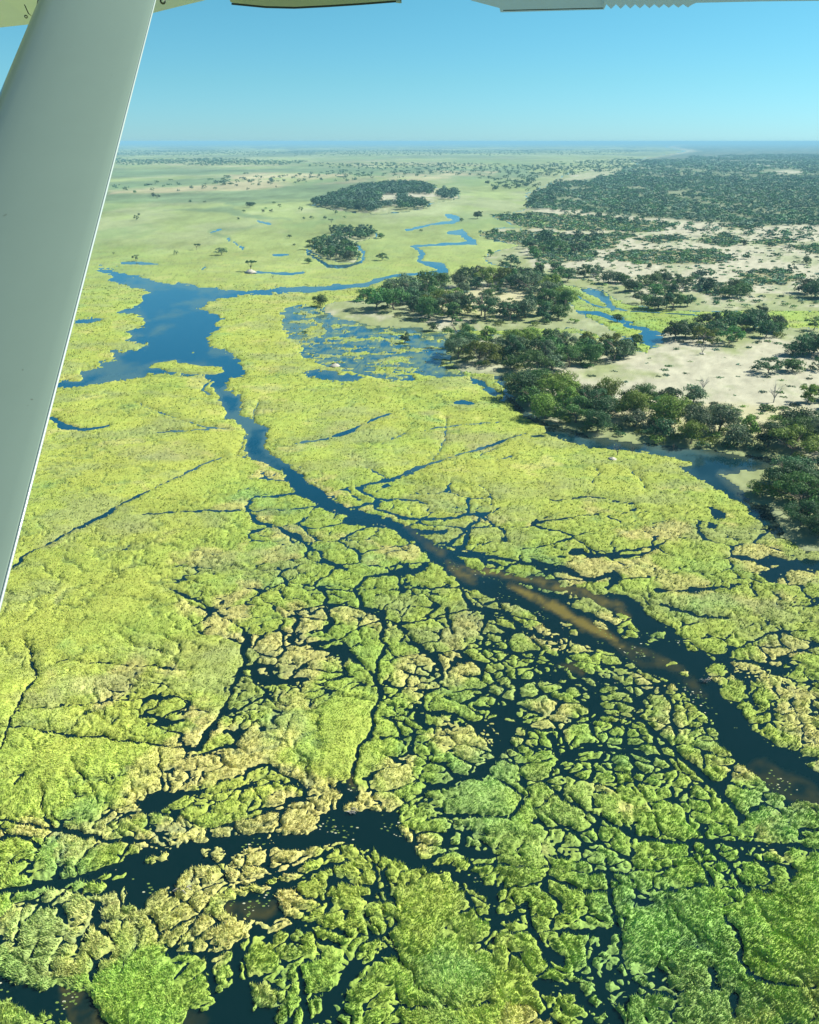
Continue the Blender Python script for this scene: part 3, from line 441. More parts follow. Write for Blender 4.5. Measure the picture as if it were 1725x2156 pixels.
I3 = [(1290,860),(1400,855),(1500,855),(1700,862),(1720,905),(1600,925),(1400,905),(1250,880)]
THICK = [[(1010,490),(1080,488),(1150,490),(1300,508),(1290,525),(1150,538),(1100,515),(1040,503)],[(1035,455),(1110,450),(1250,455),(1420,476),(1350,488),(1200,487),(1120,483),(1080,470)],
 [(1265,545),(1330,528),(1500,528),(1545,545),(1500,558),(1350,560)],[(1555,578),(1650,570),(1690,590),(1650,603),(1560,600)],[(1330,505),(1420,494),(1450,505),(1380,515)],[(1470,507),(1530,492),(1562,510),(1530,522),(1490,515)],
 [(1590,510),(1660,500),(1672,511),(1620,521)],[(1665,522),(1725,517),(1850,522),(1850,545),(1725,540)],[(1150,520),(1240,528),(1250,545),(1170,560),(1120,545)],[(1450,610),(1490,598),(1540,605),(1555,622),(1500,625)],[(1180,498),(1320,492),(1340,500),(1280,508)],[(1520,476),(1590,478),(1580,484),(1530,483)],[(1255,478),(1400,486),(1330,492)],[(1790,560),(1900,570),(1850,590)]]
WOOD = [(1125,440),(1112,428),(1130,408),(1180,384),(1290,368),(1355,354),(1345,338),(1470,318),(1420,309),(1500,298.5),(2600,298.5),(2600,470),(1725,472),(1640,476),(1500,470),(1400,462),(1300,455),(1200,440)]
sc = np.maximum.reduce([zone(I1, 6, .55), zone(I3, 8, .5)]); gc = gc + (np.array([.43, .41, .21])-gc)*sc[..., None]
th = np.zeros(X.shape)
for p in THICK: th = np.maximum(th, zone(p, 2, .85))
gc = gc + (SCRUBG*.75-gc)*th[..., None]
wd = zone(WOOD, 3, 1.0)*(0.80+.3*ss(-.5, .3, fbm(X/90, Y/260, 140, 4)))
wd = wd*(1-.95*blob([(1600,362),(1650,359),(1685,361),(1683,366),(1610,367)], 1.2))*(1-.8*blob([(1560,345),(1600,347),(1725,352),(1725,353.5),(1620,349.5)], .7))
gc = gc + (np.where((V0 < 336)[..., None], np.array([.075, .11, .075]), WOODG)-gc)*np.clip(wd, 0, 1)[..., None]
haven = zone([(1150,390),(1280,352),(1360,352),(1340,358),(1200,380)], 2, .6)
gc = gc + (PALE-gc)*haven[..., None]
gc = np.where(onland[..., None], gc, np.where((lm > -3)[..., None], SHORE*.7, BED))
far2 = (V0 < 330) & ~onland
PG = np.stack([X, Y, np.where(onland, lh, lh-0.0)], -1).reshape(-1, 3)
a, q_, cc, ex = sub(PG, quads(np.ones(X.shape, bool), 2), np.clip(gc, .01, .75))
ground = link('ground', mesh_np('ground', a, q_, cc), M_ground); tag(ground, kind='structure')
a, q_, cc, ex = sub(PG, quads(land > -6), np.clip(gc, .01, .75)); 
ground.data = mesh_np('ground', PG[::1], quads(np.ones(X.shape, bool), 1) if False else np.vstack([quads(np.ones(X.shape, bool), 2)]), np.clip(gc, .01, .75).reshape(-1, 3)); ground.data.materials.append(M_ground)
# land beyond the detailed sheet, all round
R = 150000
bme = mesh_np('outer_ground', np.array([[-R, -R, -1.75], [R, -R, -1.75], [R, R, -1.75], [-R, R, -1.75]]), np.array([[0, 1, 2, 3]]), np.array([[.20, .255, .14]]*4))
tag(link('outer_ground', bme, M_ground), kind='structure')
# water surface where anything of it shows
SHAL = [([(940,1183,1),(960,1195,6),(1040,1207,7),(1120,1222,9),(1180,1235,11),(1240,1252,16),(1300,1278,18),(1318,1298,10)], .8),
 ([(1075,1232,3),(1130,1260,10),(1180,1285,16),(1225,1315,17),(1280,1340,13),(1310,1358,6)], 1.25), ([(1310,1358,16),(1350,1385,30),(1380,1392,24),(1410,1400,12),(1450,1430,20),(1480,1465,12)], .32),
 ([(950,1195,14),(975,1210,18),(1000,1222,10)], .6), ([(150,2090,50),(180,2130,70),(200,2200,60)], .28), ([(738,1635,14),(742,1655,14)], .8), ([(490,1920,30),(560,1915,40)], .28), ([(1600,1625,50),(1680,1665,50),(1725,1690,40)], .15), ([(1180,1400,8),(1220,1410,20)], .35),([(380,2140,10),(420,2150,40)],.1),([(860,1110,8),(900,1140,14),(930,1165,16)],.3)]
sh = np.zeros(X.shape)
for p, k in SHAL: sh = np.maximum(sh, k*ss(-9, 7, sdline(p, U2, V2)))
sh = sh*np.clip(0.7+.8*fbm(X/5, Y/5, 150, 4, .65), .15, 1.25)
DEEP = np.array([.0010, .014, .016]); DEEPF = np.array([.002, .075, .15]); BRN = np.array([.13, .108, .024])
wc = DEEP + (DEEPF-DEEP)*((1-ss(600, 1350, V0))*(1-.8*ss(1000, 1100, U0)*ss(760, 800, V0)))[..., None]  # body colour bluer far off; shade and tannin painted in by the wooded shore
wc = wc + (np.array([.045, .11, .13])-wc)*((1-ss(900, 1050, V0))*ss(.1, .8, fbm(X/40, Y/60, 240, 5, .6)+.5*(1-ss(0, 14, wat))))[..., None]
wdm = ss(-.2, .7, fbm(X/7, Y/7, 260, 5, .7)+.25)*ss(-12, 4, sdpoly(POND, U, V))*.8
wc = wc + (np.array([.13, .19, .08])-wc)*wdm[..., None]
wc = wc + (BRN-wc)*np.clip(sh, 0, 1)[..., None]
nearl = ss(-2.5, 0, lm)*0.35*(~onland)
wc = wc + (SHORE*.5-wc)*nearl[..., None]
PW = np.stack([X, Y, 0*X], -1).reshape(-1, 3)
wmask = (s < 0.5) & (land < 3)
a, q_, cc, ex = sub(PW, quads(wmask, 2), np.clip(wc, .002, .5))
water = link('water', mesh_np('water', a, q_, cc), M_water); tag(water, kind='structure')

# ------------------------------------------------------------------ reed blades standing on the mats, near part
flat = lambda A: A.ravel()
cand = flat((s > 0.30) & (V0 > 600) & (V0 < 2300) & (U0 > -120) & (U0 < 1850))
ci = np.nonzero(cand)[0]
dens = 0.20+0.45*ss(900, 1700, V0).ravel()[ci]
ci = ci[rng.random(len(ci)) < dens*0.55]
NT = len(ci); B = 4
bx = X.ravel()[ci]; by = Y.ravel()[ci]; bz = mz.ravel()[ci]; dd = DIST.ravel()[ci]; bc = MC.reshape(-1, 3)[ci]
pxm = dd/F
VV = np.empty((NT, B, 3, 3)); CC = np.empty((NT, B, 3, 3))
lean = .55*fbm(bx/12, by/12, 160, 2)[:, None]; lean2 = .55*fbm(bx/12, by/12, 170, 2)[:, None]
hsc = 1.0
ang = rng.random((NT, B))*np.pi*2; ox = rng.normal(0, .7, (NT, B))*pxm[:, None]*1.2; oy = rng.normal(0, .7, (NT, B))*pxm[:, None]*1.4
hh = (0.22+0.45*rng.random((NT, B)))*(0.25+pxm[:, None]*1.9+.35*ss(1400, 2100, V0.ravel()[ci])[:, None]); ww = pxm[:, None]*(0.35+.35*rng.random((NT, B)))
cx = bx[:, None]+ox; cy = by[:, None]+oy
VV[..., 0, 0] = cx-np.cos(ang)*ww; VV[..., 0, 1] = cy-np.sin(ang)*ww; VV[..., 0, 2] = bz[:, None]-.15
VV[..., 1, 0] = cx+np.cos(ang)*ww; VV[..., 1, 1] = cy+np.sin(ang)*ww; VV[..., 1, 2] = bz[:, None]-.15
VV[..., 2, 0] = cx+(rng.normal(0, .30, (NT, B))+lean)*hh; VV[..., 2, 1] = cy+(rng.normal(0, .30, (NT, B))+lean2)*hh; VV[..., 2, 2] = bz[:, None]+hh*.75
cv = bc[:, None, :]*(0.8+.55*rng.random((NT, B, 1)))*(1+rng.normal(0, .05, (NT, B, 3)))
CC[:] = cv[:, :, None, :]; CC[:, :, 2] *= 1.15
nV = NT*B*3
me = mesh_np('reed_blades', VV.reshape(-1, 3), np.arange(nV).reshape(-1, 3), np.clip(CC, .01, .8).reshape(-1, 3), smooth=False)
tag(link('reed_blades', me, M_blade), 'upright reed and papyrus blades bristling from the floating mats', 'reeds', kind='stuff')
print('reed tufts', NT)

# water lily pads and floating leaf specks
wi = np.nonzero(flat((s < -0.35) & (wat > 1) & (V0 > 1150) & (U0 > -100) & (U0 < 1850) & (fbm(X/6, Y/6, 180, 3) > .38)))[0]
wi = wi[rng.random(len(wi)) < .06]
n = len(wi); k6 = np.arange(6)*np.pi/3; rr = .07+.13*rng.random(n)
lx = X.ravel()[wi][:, None]+rng.normal(0, .3, (n, 1))+np.cos(k6)*rr[:, None]*1.2; ly = Y.ravel()[wi][:, None]+rng.normal(0, .3, (n, 1))+np.sin(k6)*rr[:, None]*.7
P6 = np.stack([lx, ly, np.full(lx.shape, .02)], -1).reshape(-1, 3)
cl = np.repeat(np.where(rng.random((n, 1)) < .25, [[.42, .44, .30]], [[.14, .22, .05]]), 6, 0)
tag(link('lily_pads', mesh_np('lily_pads', P6, np.arange(n*6).reshape(n, 6), cl, False), M_blade), 'small lily pads and leaves floating on the dark pools', 'lily pads', kind='stuff')

# ------------------------------------------------------------------ trees
def lobes(kind, r):
    L = []
    if kind == 'round':
        for i in range(16):
            a = r.random()*2*np.pi; q = .62*np.sqrt(r.random()); z = .20+.56*r.random()*(1-q*.6)
            L.append((q*np.cos(a)*.62, q*np.sin(a)*.62, z, .17+.08*r.random()))
        L.append((0, 0, .58, .27)); L.append((0, 0, .38, .24))
    elif kind == 'tall':
        for i in range(14):
            a = r.random()*2*np.pi; z = .14+.68*r.random(); q = .30*(1-abs(z-.5))*np.sqrt(r.random())+.05
            L.append((q*np.cos(a), q*np.sin(a), z, .13+.07*r.random()))
    elif kind == 'broad':
        for i in range(18):
            a = r.random()*2*np.pi; q = np.sqrt(r.random())*.58; z = .70-.75*q*q-.34*r.random()**2+.04
            L.append((q*np.cos(a), q*np.sin(a), z, .14+.08*r.random()))
    elif kind == 'loose':
        for i in range(12):
            a = r.random()*2*np.pi; q = .48*np.sqrt(r.random()); z = .25+.52*r.random()
            L.append((q*np.cos(a), q*np.sin(a), z, .10+.08*r.random()))
    elif kind == 'flat':
        for i in range(12):
            a = r.random()*2*np.pi; q = np.sqrt(r.random())*.6
            L.append((q*np.cos(a), q*np.sin(a), .82+.06*r.random(), .11+.05*r.random()))
    elif kind == 'bush':
        for i in range(10):
            a = r.random()*2*np.pi; q = np.sqrt(r.random())*.62
            L.append((q*np.cos(a), q*np.sin(a), .35*(1-q*.5)+.12*r.random(), .25+.14*r.random()))
    return L
def crown_geo(kind, seed, n, size):     # unit-height crown; n leaf sprays of the given size
    r = np.random.default_rng(seed); L = np.array(lobes(kind, r)); wgt = L[:, 3]**2; wgt /= wgt.sum()
    i = r.choice(len(L), n, p=wgt); d = r.normal(0, 1, (n, 3)); d /= np.linalg.norm(d, axis=1)[:, None]
    d[:, 2] = np.where(d[:, 2] < -.3, d[:, 2]*-.6, d[:, 2])
    rad = L[i, 3]*(1-.35*r.random(n)**1.6)*(1+.12*r.normal(0, 1, n))
    sq = np.array([1, 1, .78])
    P = L[i, :3]+d*rad[:, None]*sq
    nrm = d+r.normal(0, .45, (n, 3)); nrm[:, 2] += .25; nrm /= np.linalg.norm(nrm, axis=1)[:, None]
    t = np.cross(nrm, r.normal(0, 1, (n, 3))); t /= np.linalg.norm(t, axis=1)[:, None]; b_ = np.cross(nrm, t)
    s_ = size*(.6+.8*r.random(n))[:, None]
    V_ = np.stack([P-t*s_, P-b_*s_*.62+nrm*s_*.15, P+t*s_, P+b_*s_*.62+nrm*s_*.15], 1)
    V_[..., 2] = np.maximum(V_[..., 2], 0.005)
    return V_.reshape(-1, 3), np.arange(n*4).reshape(n, 4)
def tube(pts, rads, k=6):
    V_ = []; Fc = []
    pts = [Vector(p) for p in pts]
    for i, p in enumerate(pts):
        d = (pts[min(i+1, len(pts)-1)]-pts[max(i-1, 0)]).normalized()
        a = d.orthogonal().normalized(); b_ = d.cross(a)
        for j in range(k):
            t_ = j*2*math.pi/k; V_.append(p+(a*math.cos(t_)+b_*math.sin(t_))*rads[i])
        if i:
            o = (i-1)*k
            for j in range(k): Fc.append((o+j, o+(j+1) % k, o+k+(j+1) % k, o+k+j))
    return V_, Fc
def join(parts):
    V_ = []; Fc = []
    for v, f in parts:
        o = len(V_); V_ += [tuple(p) for p in v]; Fc += [tuple(i+o for i in q) for q in f]
    return V_, Fc
def py_mesh(name, V_, Fc, smooth=True):
    me = bpy.data.meshes.new(name); me.from_pydata([tuple(v) for v in V_], [], [tuple(f) for f in Fc]); me.update()
    if smooth: me.polygons.foreach_set('use_smooth', [True]*len(me.polygons))
    return me
def trunk_geo(kind, seed, dead=False):
    r = random.Random(seed); parts = []
    top = {'round': .42, 'tall': .55, 'broad': .40, 'loose': .55, 'flat': .72}.get(kind, .5)
    spread = {'tall': .15, 'flat': .42, 'broad': .45}.get(kind, .3)
    b0 = .028; fork = top*.5
    lean = (r.uniform(-.05, .05), r.uniform(-.05, .05))
    parts.append(tube([(0, 0, -.02), (lean[0]*.3, lean[1]*.3, fork*.4), (lean[0], lean[1], fork)], [b0*1.5, b0, b0*.85], 7))
    for i in range(7 if not dead else 9):
        a = i*2*math.pi/6+r.uniform(-.4, .4); sp_ = spread*r.uniform(.5, 1.1); zt = top+r.uniform(-.05, .22)
        if dead: zt = top+r.uniform(0, .45)
        m1 = (lean[0]+math.cos(a)*sp_*.45, lean[1]+math.sin(a)*sp_*.45, fork+(zt-fork)*.45+r.uniform(-.02, .05)); e = (math.cos(a)*sp_, math.sin(a)*sp_, zt)
        parts.append(tube([(lean[0], lean[1], fork*.95), m1, e], [b0*.6, b0*.42, b0*.14], 5))
        for j in range(3 if not dead else 5):
            a2 = a+r.uniform(-.9, .9); l = r.uniform(.08, .2)
            parts.append(tube([m1 if j % 2 else tuple((m1[k]+e[k])/2 for k in range(3)), (e[0]+math.cos(a2)*l, e[1]+math.sin(a2)*l, zt+r.uniform(-.04, .14))], [b0*.24, b0*.07], 4))
    return join(parts)
LOD = [(4200, .0225), (1500, .036), (420, .062), (110, .10), (28, .17)]
KINDS = ['round', 'tall', 'broad', 'loose', 'flat']
_cm = {}; _cg = {}; _tm = {}
def crown_arr(kind, var, lod):
    k = (kind, var, lod)
    if k not in _cg:
        n, sz = LOD[lod]
        if kind == 'loose': n = int(n*.7); sz *= .95
        if kind == 'bush': n = int(n*.6); sz *= 1.5
        _cg[k] = crown_geo(kind, 100+var*7+len(kind)*13, n, sz)
    return _cg[k]
def crown_mesh(kind, var, lod, tone):
    k = (kind, var, lod, tone)
    if k not in _cm:
        v, f = crown_arr(kind, var, lod); me = mesh_np('crown', v, f, None, False); me.materials.append(LEAF[tone]); _cm[k] = me
    return _cm[k]
def trunk_mesh(kind, var):
    k = (kind, var)
    if k not in _tm:
        me = py_mesh('trunk', *trunk_geo(kind, 50+var*3+len(kind))); me.materials.append(M_bark); _tm[k] = me
    return _tm[k]

TREES = []   # dict: x,y,h(m),kind,tone,label,grove,force
def mpu_at(dx, dy):
    x, y = gpt(dx, dy); return x, y, math.sqrt(x*x+y*y+H*H)/F*SC
def add_tree(dx, dy, hd, kind='round', tone='dark', label=None, grove=None, force=False, wide=1.0):
    x, y, m = mpu_at(dx, dy)
    th_ = math.atan2(H, math.hypot(x, y)); h = hd*m/math.cos(th_)*1.0
    TREES.append(dict(x=x, y=y, h=h, kind=kind, tone=tone, label=label, grove=grove, force=force or bool(label), dx=dx, dy=dy, px=hd, wide=wide))
# trees that stand alone, each known by its place
for t_ in [
 (675,646,30,'round','green','lone round tree on the grassy west tip of the pale flat beside the lagoon ponds'),
 (765,634,32,'round','green','round tree with its shadow on the pale flat just west of the big wooded island'),
 (912,697,23,'round','dark','small dark tree on a green spit mirrored in the pond below the big island'),
 (853,722,22,'tall','dark','slim little tree on a tiny round grass islet in the middle of the pond'),
 (805,549,18,'broad','dark','spreading dark tree alone in yellow marsh right of the small wooded isle'),
 (650,555,14,'round','dark','small round tree at water just left of the small wooded isle'),
 (802,503,14,'round','green','little round tree off the upper right end of the small wooded isle'),
 (1005,461,19,'round','dark','single dense dark tree on the bank right of the winding blue creek'),
 (1033,540,15,'tall','green','upright tree alone at the marsh edge left of the sandy woodland'),
 (972,467,9,'round','dark','tiny tree just right of the upper bend of the blue creek'),
 (287,550,14,'loose','grey','small grey tree in a shallow blue pool near the strut, above the lagoon'),
 (372,537,10,'loose','dark','low ragged tree left of the pair in the middle of the left plain'),
 (415,527,12,'flat','dark','flat-topped thorn tree on the left plain above the lagoon'),
 (466,538,17,'broad','grey','broad grey-green tree in the middle of the plain above the lagoon'),
 (529,572,21,'flat','dark','umbrella-shaped dark tree on a pale mound above the lagoon channel'),
 (289,465,12,'loose','dark','lone tree on the far left plain nearest the strut'),
 (324,416,11,'round','grey','small paired tree on the green band near the strut'),
 (525,437,13,'round','dark','dark round tree, larger of the touching pair on the far plain'),
 (533,434,10,'round','dark','smaller right-hand tree of the touching pair on the far plain'),
 (610,502,9,'broad','dark','low dark tree alone on the plain left of the small wooded isle'),
 (1300,678,21,'round','dark','small dark tree standing in the blue creek right of the big island'),
 (1697,558,19,'round','green','round tree alone on open pale sand near the right edge'),
 (1255,541,13,'round','dark','small tree alone on the pale sand left of the oval thicket'),
 (1367,567,13,'round','dark','small tree at the lower edge of the oval olive thicket'),
 (1567,518,15,'round','dark','dark round tree on sand between two thickets at the upper right'),
 (1518,485,13,'flat','grey','grey flat-topped tree on the upper edge of the sand'),
 (1352,463,11,'tall','dark','short upright tree where the sand meets the far woodland'),
 (1713,696,29,'loose','green','leafy tree on the green inlet at the right edge of the photo'),
 (1102,587,23,'tall','dark','slender dark tree behind the right end of the big island'),
 (1133,573,22,'tall','green','upright green tree between the big island and the sandy woodland')]:
    add_tree(*t_)
for (x_, y_, h_) in [(479,380,9),(454,400,7),(401,427,7),(284,407,7),(566,388,7),(629,385,6),(672,372,7),(522,400,5),(582,396,5),(514,448,7),(502,463,6),(554,448,8),(572,448,8),(589,438,9),(635,445,10),(656,462,8),(685,463,10),(698,472,10),(707,452,9),(726,461,7),(620,518,6),(293,455,7),(420,519,6),(474,529,8),(887,489,7),(332,418,9),(470,381,7),(240,538,5),(322,415,8),(1055,560,12),(1062,548,10),(577,430,6),(560,441,5),(640,462,6),(432,427,4)]:
    add_tree(x_, y_, h_, random.choice(['round', 'loose', 'flat', 'broad']), random.choice(['dark', 'green', 'grey']), None, 'the open far plain', True)
GNAME = {}
def fill(name, poly, spacing, hr, kinds, tones, holes=(), n=6000, wide=1.0, keep=1.0, seed=0, list_=None, ragged=0):
    P = [gpt(*p) for p in poly]; xs = [p[0] for p in P]; ys = [p[1] for p in P]
    r = np.random.default_rng(300+seed+len(name)); cell = {}; out = 0
    px = r.uniform(min(xs), max(xs), n); py = r.uniform(min(ys), max(ys), n); uu, vv = proj(px, py)
    ok = sdpoly(poly, uu+(14*mnoise(px, py, .05*np.hypot(px, py), 270) if ragged else 0), vv+(5*mnoise(px, py*.4, .05*np.hypot(px, py), 271) if ragged else 0)) > 0
    if ragged: ok &= (mnoise(px, py*.45, ragged*np.hypot(px, py), 272, 4, .6) < .10+.30*r.random(n))
    for h_ in holes: ok &= sdpoly(h_, uu, vv) < 0
    for x, y, u_, v_ in zip(px[ok], py[ok], uu[ok], vv[ok]):
        gx, gy = int(math.floor(x/spacing)), int(math.floor(y/spacing)); bad = False
        for i in (-1, 0, 1):
            for j in (-1, 0, 1):
                for q in cell.get((gx+i, gy+j), ()):
                    if (q[0]-x)**2+(q[1]-y)**2 < spacing**2: bad = True
        if bad: continue
        cell.setdefault((gx, gy), []).append((x, y))
        if r.random() > keep: continue
        h = r.uniform(*hr); dd_ = math.sqrt(x*x+y*y+H*H)
        (TREES if list_ is None else list_).append(dict(x=x, y=y, h=h, kind=kinds[r.integers(len(kinds))], tone=tones[r.integers(len(tones))], label=None, grove=name, force=False, dx=u_, dy=v_, px=h*F/SC/dd_, wide=wide))
        out += 1
    return out
T3 = ['dark', 'dark', 'green', 'green', 'grey']; T4 = ['dark', 'green', 'olive', 'green', 'grey']
K1 = ['round', 'broad', 'tall', 'round', 'loose']
fill('the big central island', [(785,655),(800,640),(850,618),(950,606),(1040,596),(1110,590),(1165,612),(1190,645),(1208,676),(1150,680),(1050,680),(950,677),(870,668),(810,661)], 10.5, (11, 17), K1, T3+['olive'], [I1])
fill('the big central island', I1, 15, (5, 10), ['round', 'loose', 'broad'], ['olive', 'grey', 'green'])
fill('the wooded point', [(948,728),(955,748),(985,775),(1060,768),(1090,790),(1170,795),(1200,778),(1290,764),(1335,754),(1342,745),(1290,738),(1200,734),(1100,732),(1000,732),(960,724)], 8.5, (8, 13.5), K1, T4)
fill('the long shore grove', [(1078,815),(1085,850),(1130,882),(1200,898),(1260,915),(1300,915),(1400,932),(1500,943),(1600,957),(1725,968),(1900,975),(1900,860),(1725,845),(1640,862),(1560,866),(1500,850),(1450,850),(1400,850),(1340,850),(1260,852),(1200,848),(1150,822),(1110,815)], 8.6, (8, 14.5), K1+['round'], T4+['dark', 'olive'], [[(1400,858),(1480,850),(1640,850),(1720,866),(1715,914),(1600,920),(1470,908)]])
fill('the right foreground grove', [(1650,1020),(1655,1060),(1665,1100),(1690,1128),(1725,1140),(1900,1150),(1900,1005),(1725,1000),(1680,1005)], 6.5, (8, 12), ['round', 'broad', 'round'], ['dark', 'dark', 'green'])
for (x_, y_, h_, k_, to) in [(1420,717,48,'round','dark'),(1443,712,36,'tall','dark'),(1462,713,42,'round','dark'),(1480,726,42,'broad','olive'),(1500,712,44,'round','dark'),(1535,728,44,'broad','green'),(1552,720,36,'loose','olive'),(1520,700,48,'broad','dark'),(1545,690,40,'round','green'),(1570,698,46,'round','dark'),(1588,694,50,'round','dark'),(1612,712,42,'round','dark'),(1632,698,40,'round','dark'),(1602,690,44,'tall','dark'),(1640,704,30,'round','green'),(1490,695,38,'broad','dark')]:
    add_tree(x_, y_, h_, k_, to, None, 'the narrow sandy islet')
for (x_, y_, h_, k_, to) in [(1617,789,38,'broad','dark'),(1670,786,36,'round','green'),(1723,783,30,'broad','dark'),(1690,750,50,'round','dark'),(1712,748,42,'round','dark'),(1735,750,50,'broad','dark'),(1668,752,34,'round','dark'),(1700,730,34,'round','dark'),(1655,783,20,'loose','grey')]:
    add_tree(x_, y_, h_, k_, to, None, 'the right edge cluster')
for (x_, y_, h_) in [(1165,580,26),(1180,584,26),(1195,593,33),(1212,585,24),(1230,586,27),(1250,584,26),(1280,598,34),(1300,596,28),(1312,599,26),(1325,616,32),(1337,614,26),(1345,615,20),(1175,572,20),(1262,580,20),(1240,572,18)]:
    add_tree(x_, y_, h_, random.choice(K1), random.choice(T3), None, 'the row above the green inlet')
for (x_, y_, h_) in [(1350,640,28),(1365,650,36),(1385,653,34),(1402,652,36),(1417,651,34),(1432,646,30),(1447,646,26),(1380,628,34),(1400,620,34),(1358,608,26),(1350,600,22),(1375,602,30),(1400,600,30),(1420,603,28),(1430,615,30),(1445,607,26),(1460,600,24),(1473,588,22),(1490,587,22),(1412,632,36),(1392,590,24),(1340,625,20)]:
    add_tree(x_, y_, h_, random.choice(K1), random.choice(T3+['green']), None, 'the dense clump amid the sand')
for (x_, y_, h_) in [(1465,612,22),(1490,616,28),(1510,622,26),(1535,629,32),(1552,628,30),(1567,622,30),(1480,602,20),(1545,612,28),(1560,608,24),(1500,605,20)]:
    add_tree(x_, y_, h_, random.choice(K1), random.choice(T3), None, 'the oval clump on the sand')
for (x_, y_, h_) in [(1695,620,38),(1715,629,40),(1740,630,42),(1725,615,34),(1765,628,40)]:
    add_tree(x_, y_, h_, 'round', 'dark', None, 'the dark right margin clump')
fill('the small marsh isle', [(656,525),(668,537),(700,549),(735,551),(752,546),(748,530),(730,512),(700,508),(672,513)], 9.5, (8, 11.5), K1, T3+['green'])
fill('the small marsh isle', [(700,502),(702,490),(720,486),(788,489),(788,500),(750,506)], 10, (8, 11), K1, T3)
fill('the far forested isle', [(660,433),(700,415),(760,396),(820,389),(885,389),(912,400),(908,411),(870,409),(846,413),(848,422),(896,432),(898,439),(850,443),(835,432),(800,442),(780,449),(740,444),(690,438)], 11, (10, 15), ['round', 'broad'], T3+['grey'], [[(800,412),(842,411),(842,430),(810,438),(795,430)]], 40000)
fill('the far forested isle', [(920,410),(935,401),(962,405),(966,419),(930,421)], 13, (9, 13), ['round'], ['dark', 'grey'])
fill('the sandy woodland edge', [(1030,556),(1060,556),(1110,545),(1150,535),(1200,545),(1230,530),(1260,500),(1130,500),(1100,520),(1130,545),(1080,560)], 15, (7, 12), K1, T3, keep=.8)
fill('the sandy woodland edge', [(1130,400),(1180,384),(1160,440),(1110,440)], 20, (8, 12), K1, T3, keep=.7)
for p_ in THICK[:2]+THICK[4:9]: fill('the sandy woodland edge', p_, 26, (5, 9), ['round', 'loose'], T3, keep=.35)
fill('the sandy woodland edge', [(1400,480),(1900,478),(1900,600),(1750,600),(1600,565),(1500,520)], 26, (5, 9), ['round', 'loose', 'flat'], T3, keep=.4, n=9000)
for k_, p_ in enumerate([[(200,350),(200,338),(430,336),(640,342),(640,346),(430,349)], [(640,352),(700,345),(1000,345),(1300,358),(1250,366),(900,362)], [(480,375),(700,366),(1050,362),(1200,372),(900,372),(640,388),(450,395)], [(230,412),(250,395),(480,378),(600,386),(480,402)], [(1000,380),(1130,372),(1130,395),(1050,402)], [(200,330),(200,318),(1400,316),(1300,326),(700,328)], [(1020,395),(1120,380),(1110,405)], [(1100,352),(1350,335),(1400,345),(1250,368),(1130,372)]]):
    fill('far_plain', p_, [20, 24, 28, 40, 24, 45, 22, 22][k_], (6, 12), ['round', 'loose', 'flat'], T3, keep=[.8, .5, .6, .4, .7, .9, .7, .7][k_], n=12000, seed=k_*3, ragged=.04)
# rank by apparent size; the 300 largest stand as trees of their own
vis = [t_ for t_ in TREES if -60 < t_['dx'] < 1800]
vis.sort(key=lambda t_: (not t_['force'], -t_['px']))
def strut_hides(t_): return t_['dx'] < 318-t_['dy']*.252-10
vis = [t_ for t_ in vis if not strut_hides(t_)]
IND = vis[:300]; ids = set(id(t_) for t_ in IND); REST = [t_ for t_ in TREES if id(t_) not in ids]
LOOK = {('dark'): 'dark green', 'green': 'mid green', 'olive': 'yellow green', 'grey': 'grey green'}
SHP = {'round': 'round-crowned', 'tall': 'tall upright', 'broad': 'wide-spreading', 'loose': 'ragged open-crowned', 'flat': 'flat-topped'}
ORD = ['first', 'second', 'third', 'fourth', 'fifth', 'sixth', 'seventh', 'eighth', 'ninth', 'tenth', 'eleventh', 'twelfth']
bygrove = {}
for t_ in IND:
    if not t_['label']: bygrove.setdefault(t_['grove'], []).append(t_)
for g_, L_ in bygrove.items():
    xs = sorted(t_['dx'] for t_ in L_)
    if g_ == 'the open far plain':
        L_.sort(key=lambda t_: t_['dx'])
        for t_ in L_:
            dep = 'just beyond the lagoon' if t_['dy'] > 500 else ('midway out' if t_['dy'] > 430 else 'far out')
            t_['label'] = 'small %s tree %s on the yellow plain' % (SHP[t_['kind']], dep)
        continue
    # front row: in each slice across, the one standing lowest in view
    ns = max(2, min(12, len(L_)//3)); lo, hi = min(xs), min(max(xs), 1725)
    front = {}
    for t_ in L_:
        k_ = min(ns-1, max(0, int((t_['dx']-lo)/(hi-lo+1e-6)*ns)))
        if k_ not in front or front[k_]['dy'] < t_['dy']: front[k_] = t_
    for n_, k_ in enumerate(sorted(front)):
        front[k_]['label'] = '%s tree %s from left in front row of %s' % (SHP[front[k_]['kind']], ORD[n_], g_)
    for t_ in L_:
        if t_['label']: continue
        third = ['left', 'middle', 'right'][min(2, max(0, int((t_['dx']-lo)/(hi-lo+1e-6)*3)))]
        t_['label'] = '%s %s tree in the %s of %s' % (LOOK[t_['tone']], SHP[t_['kind']], third, g_)
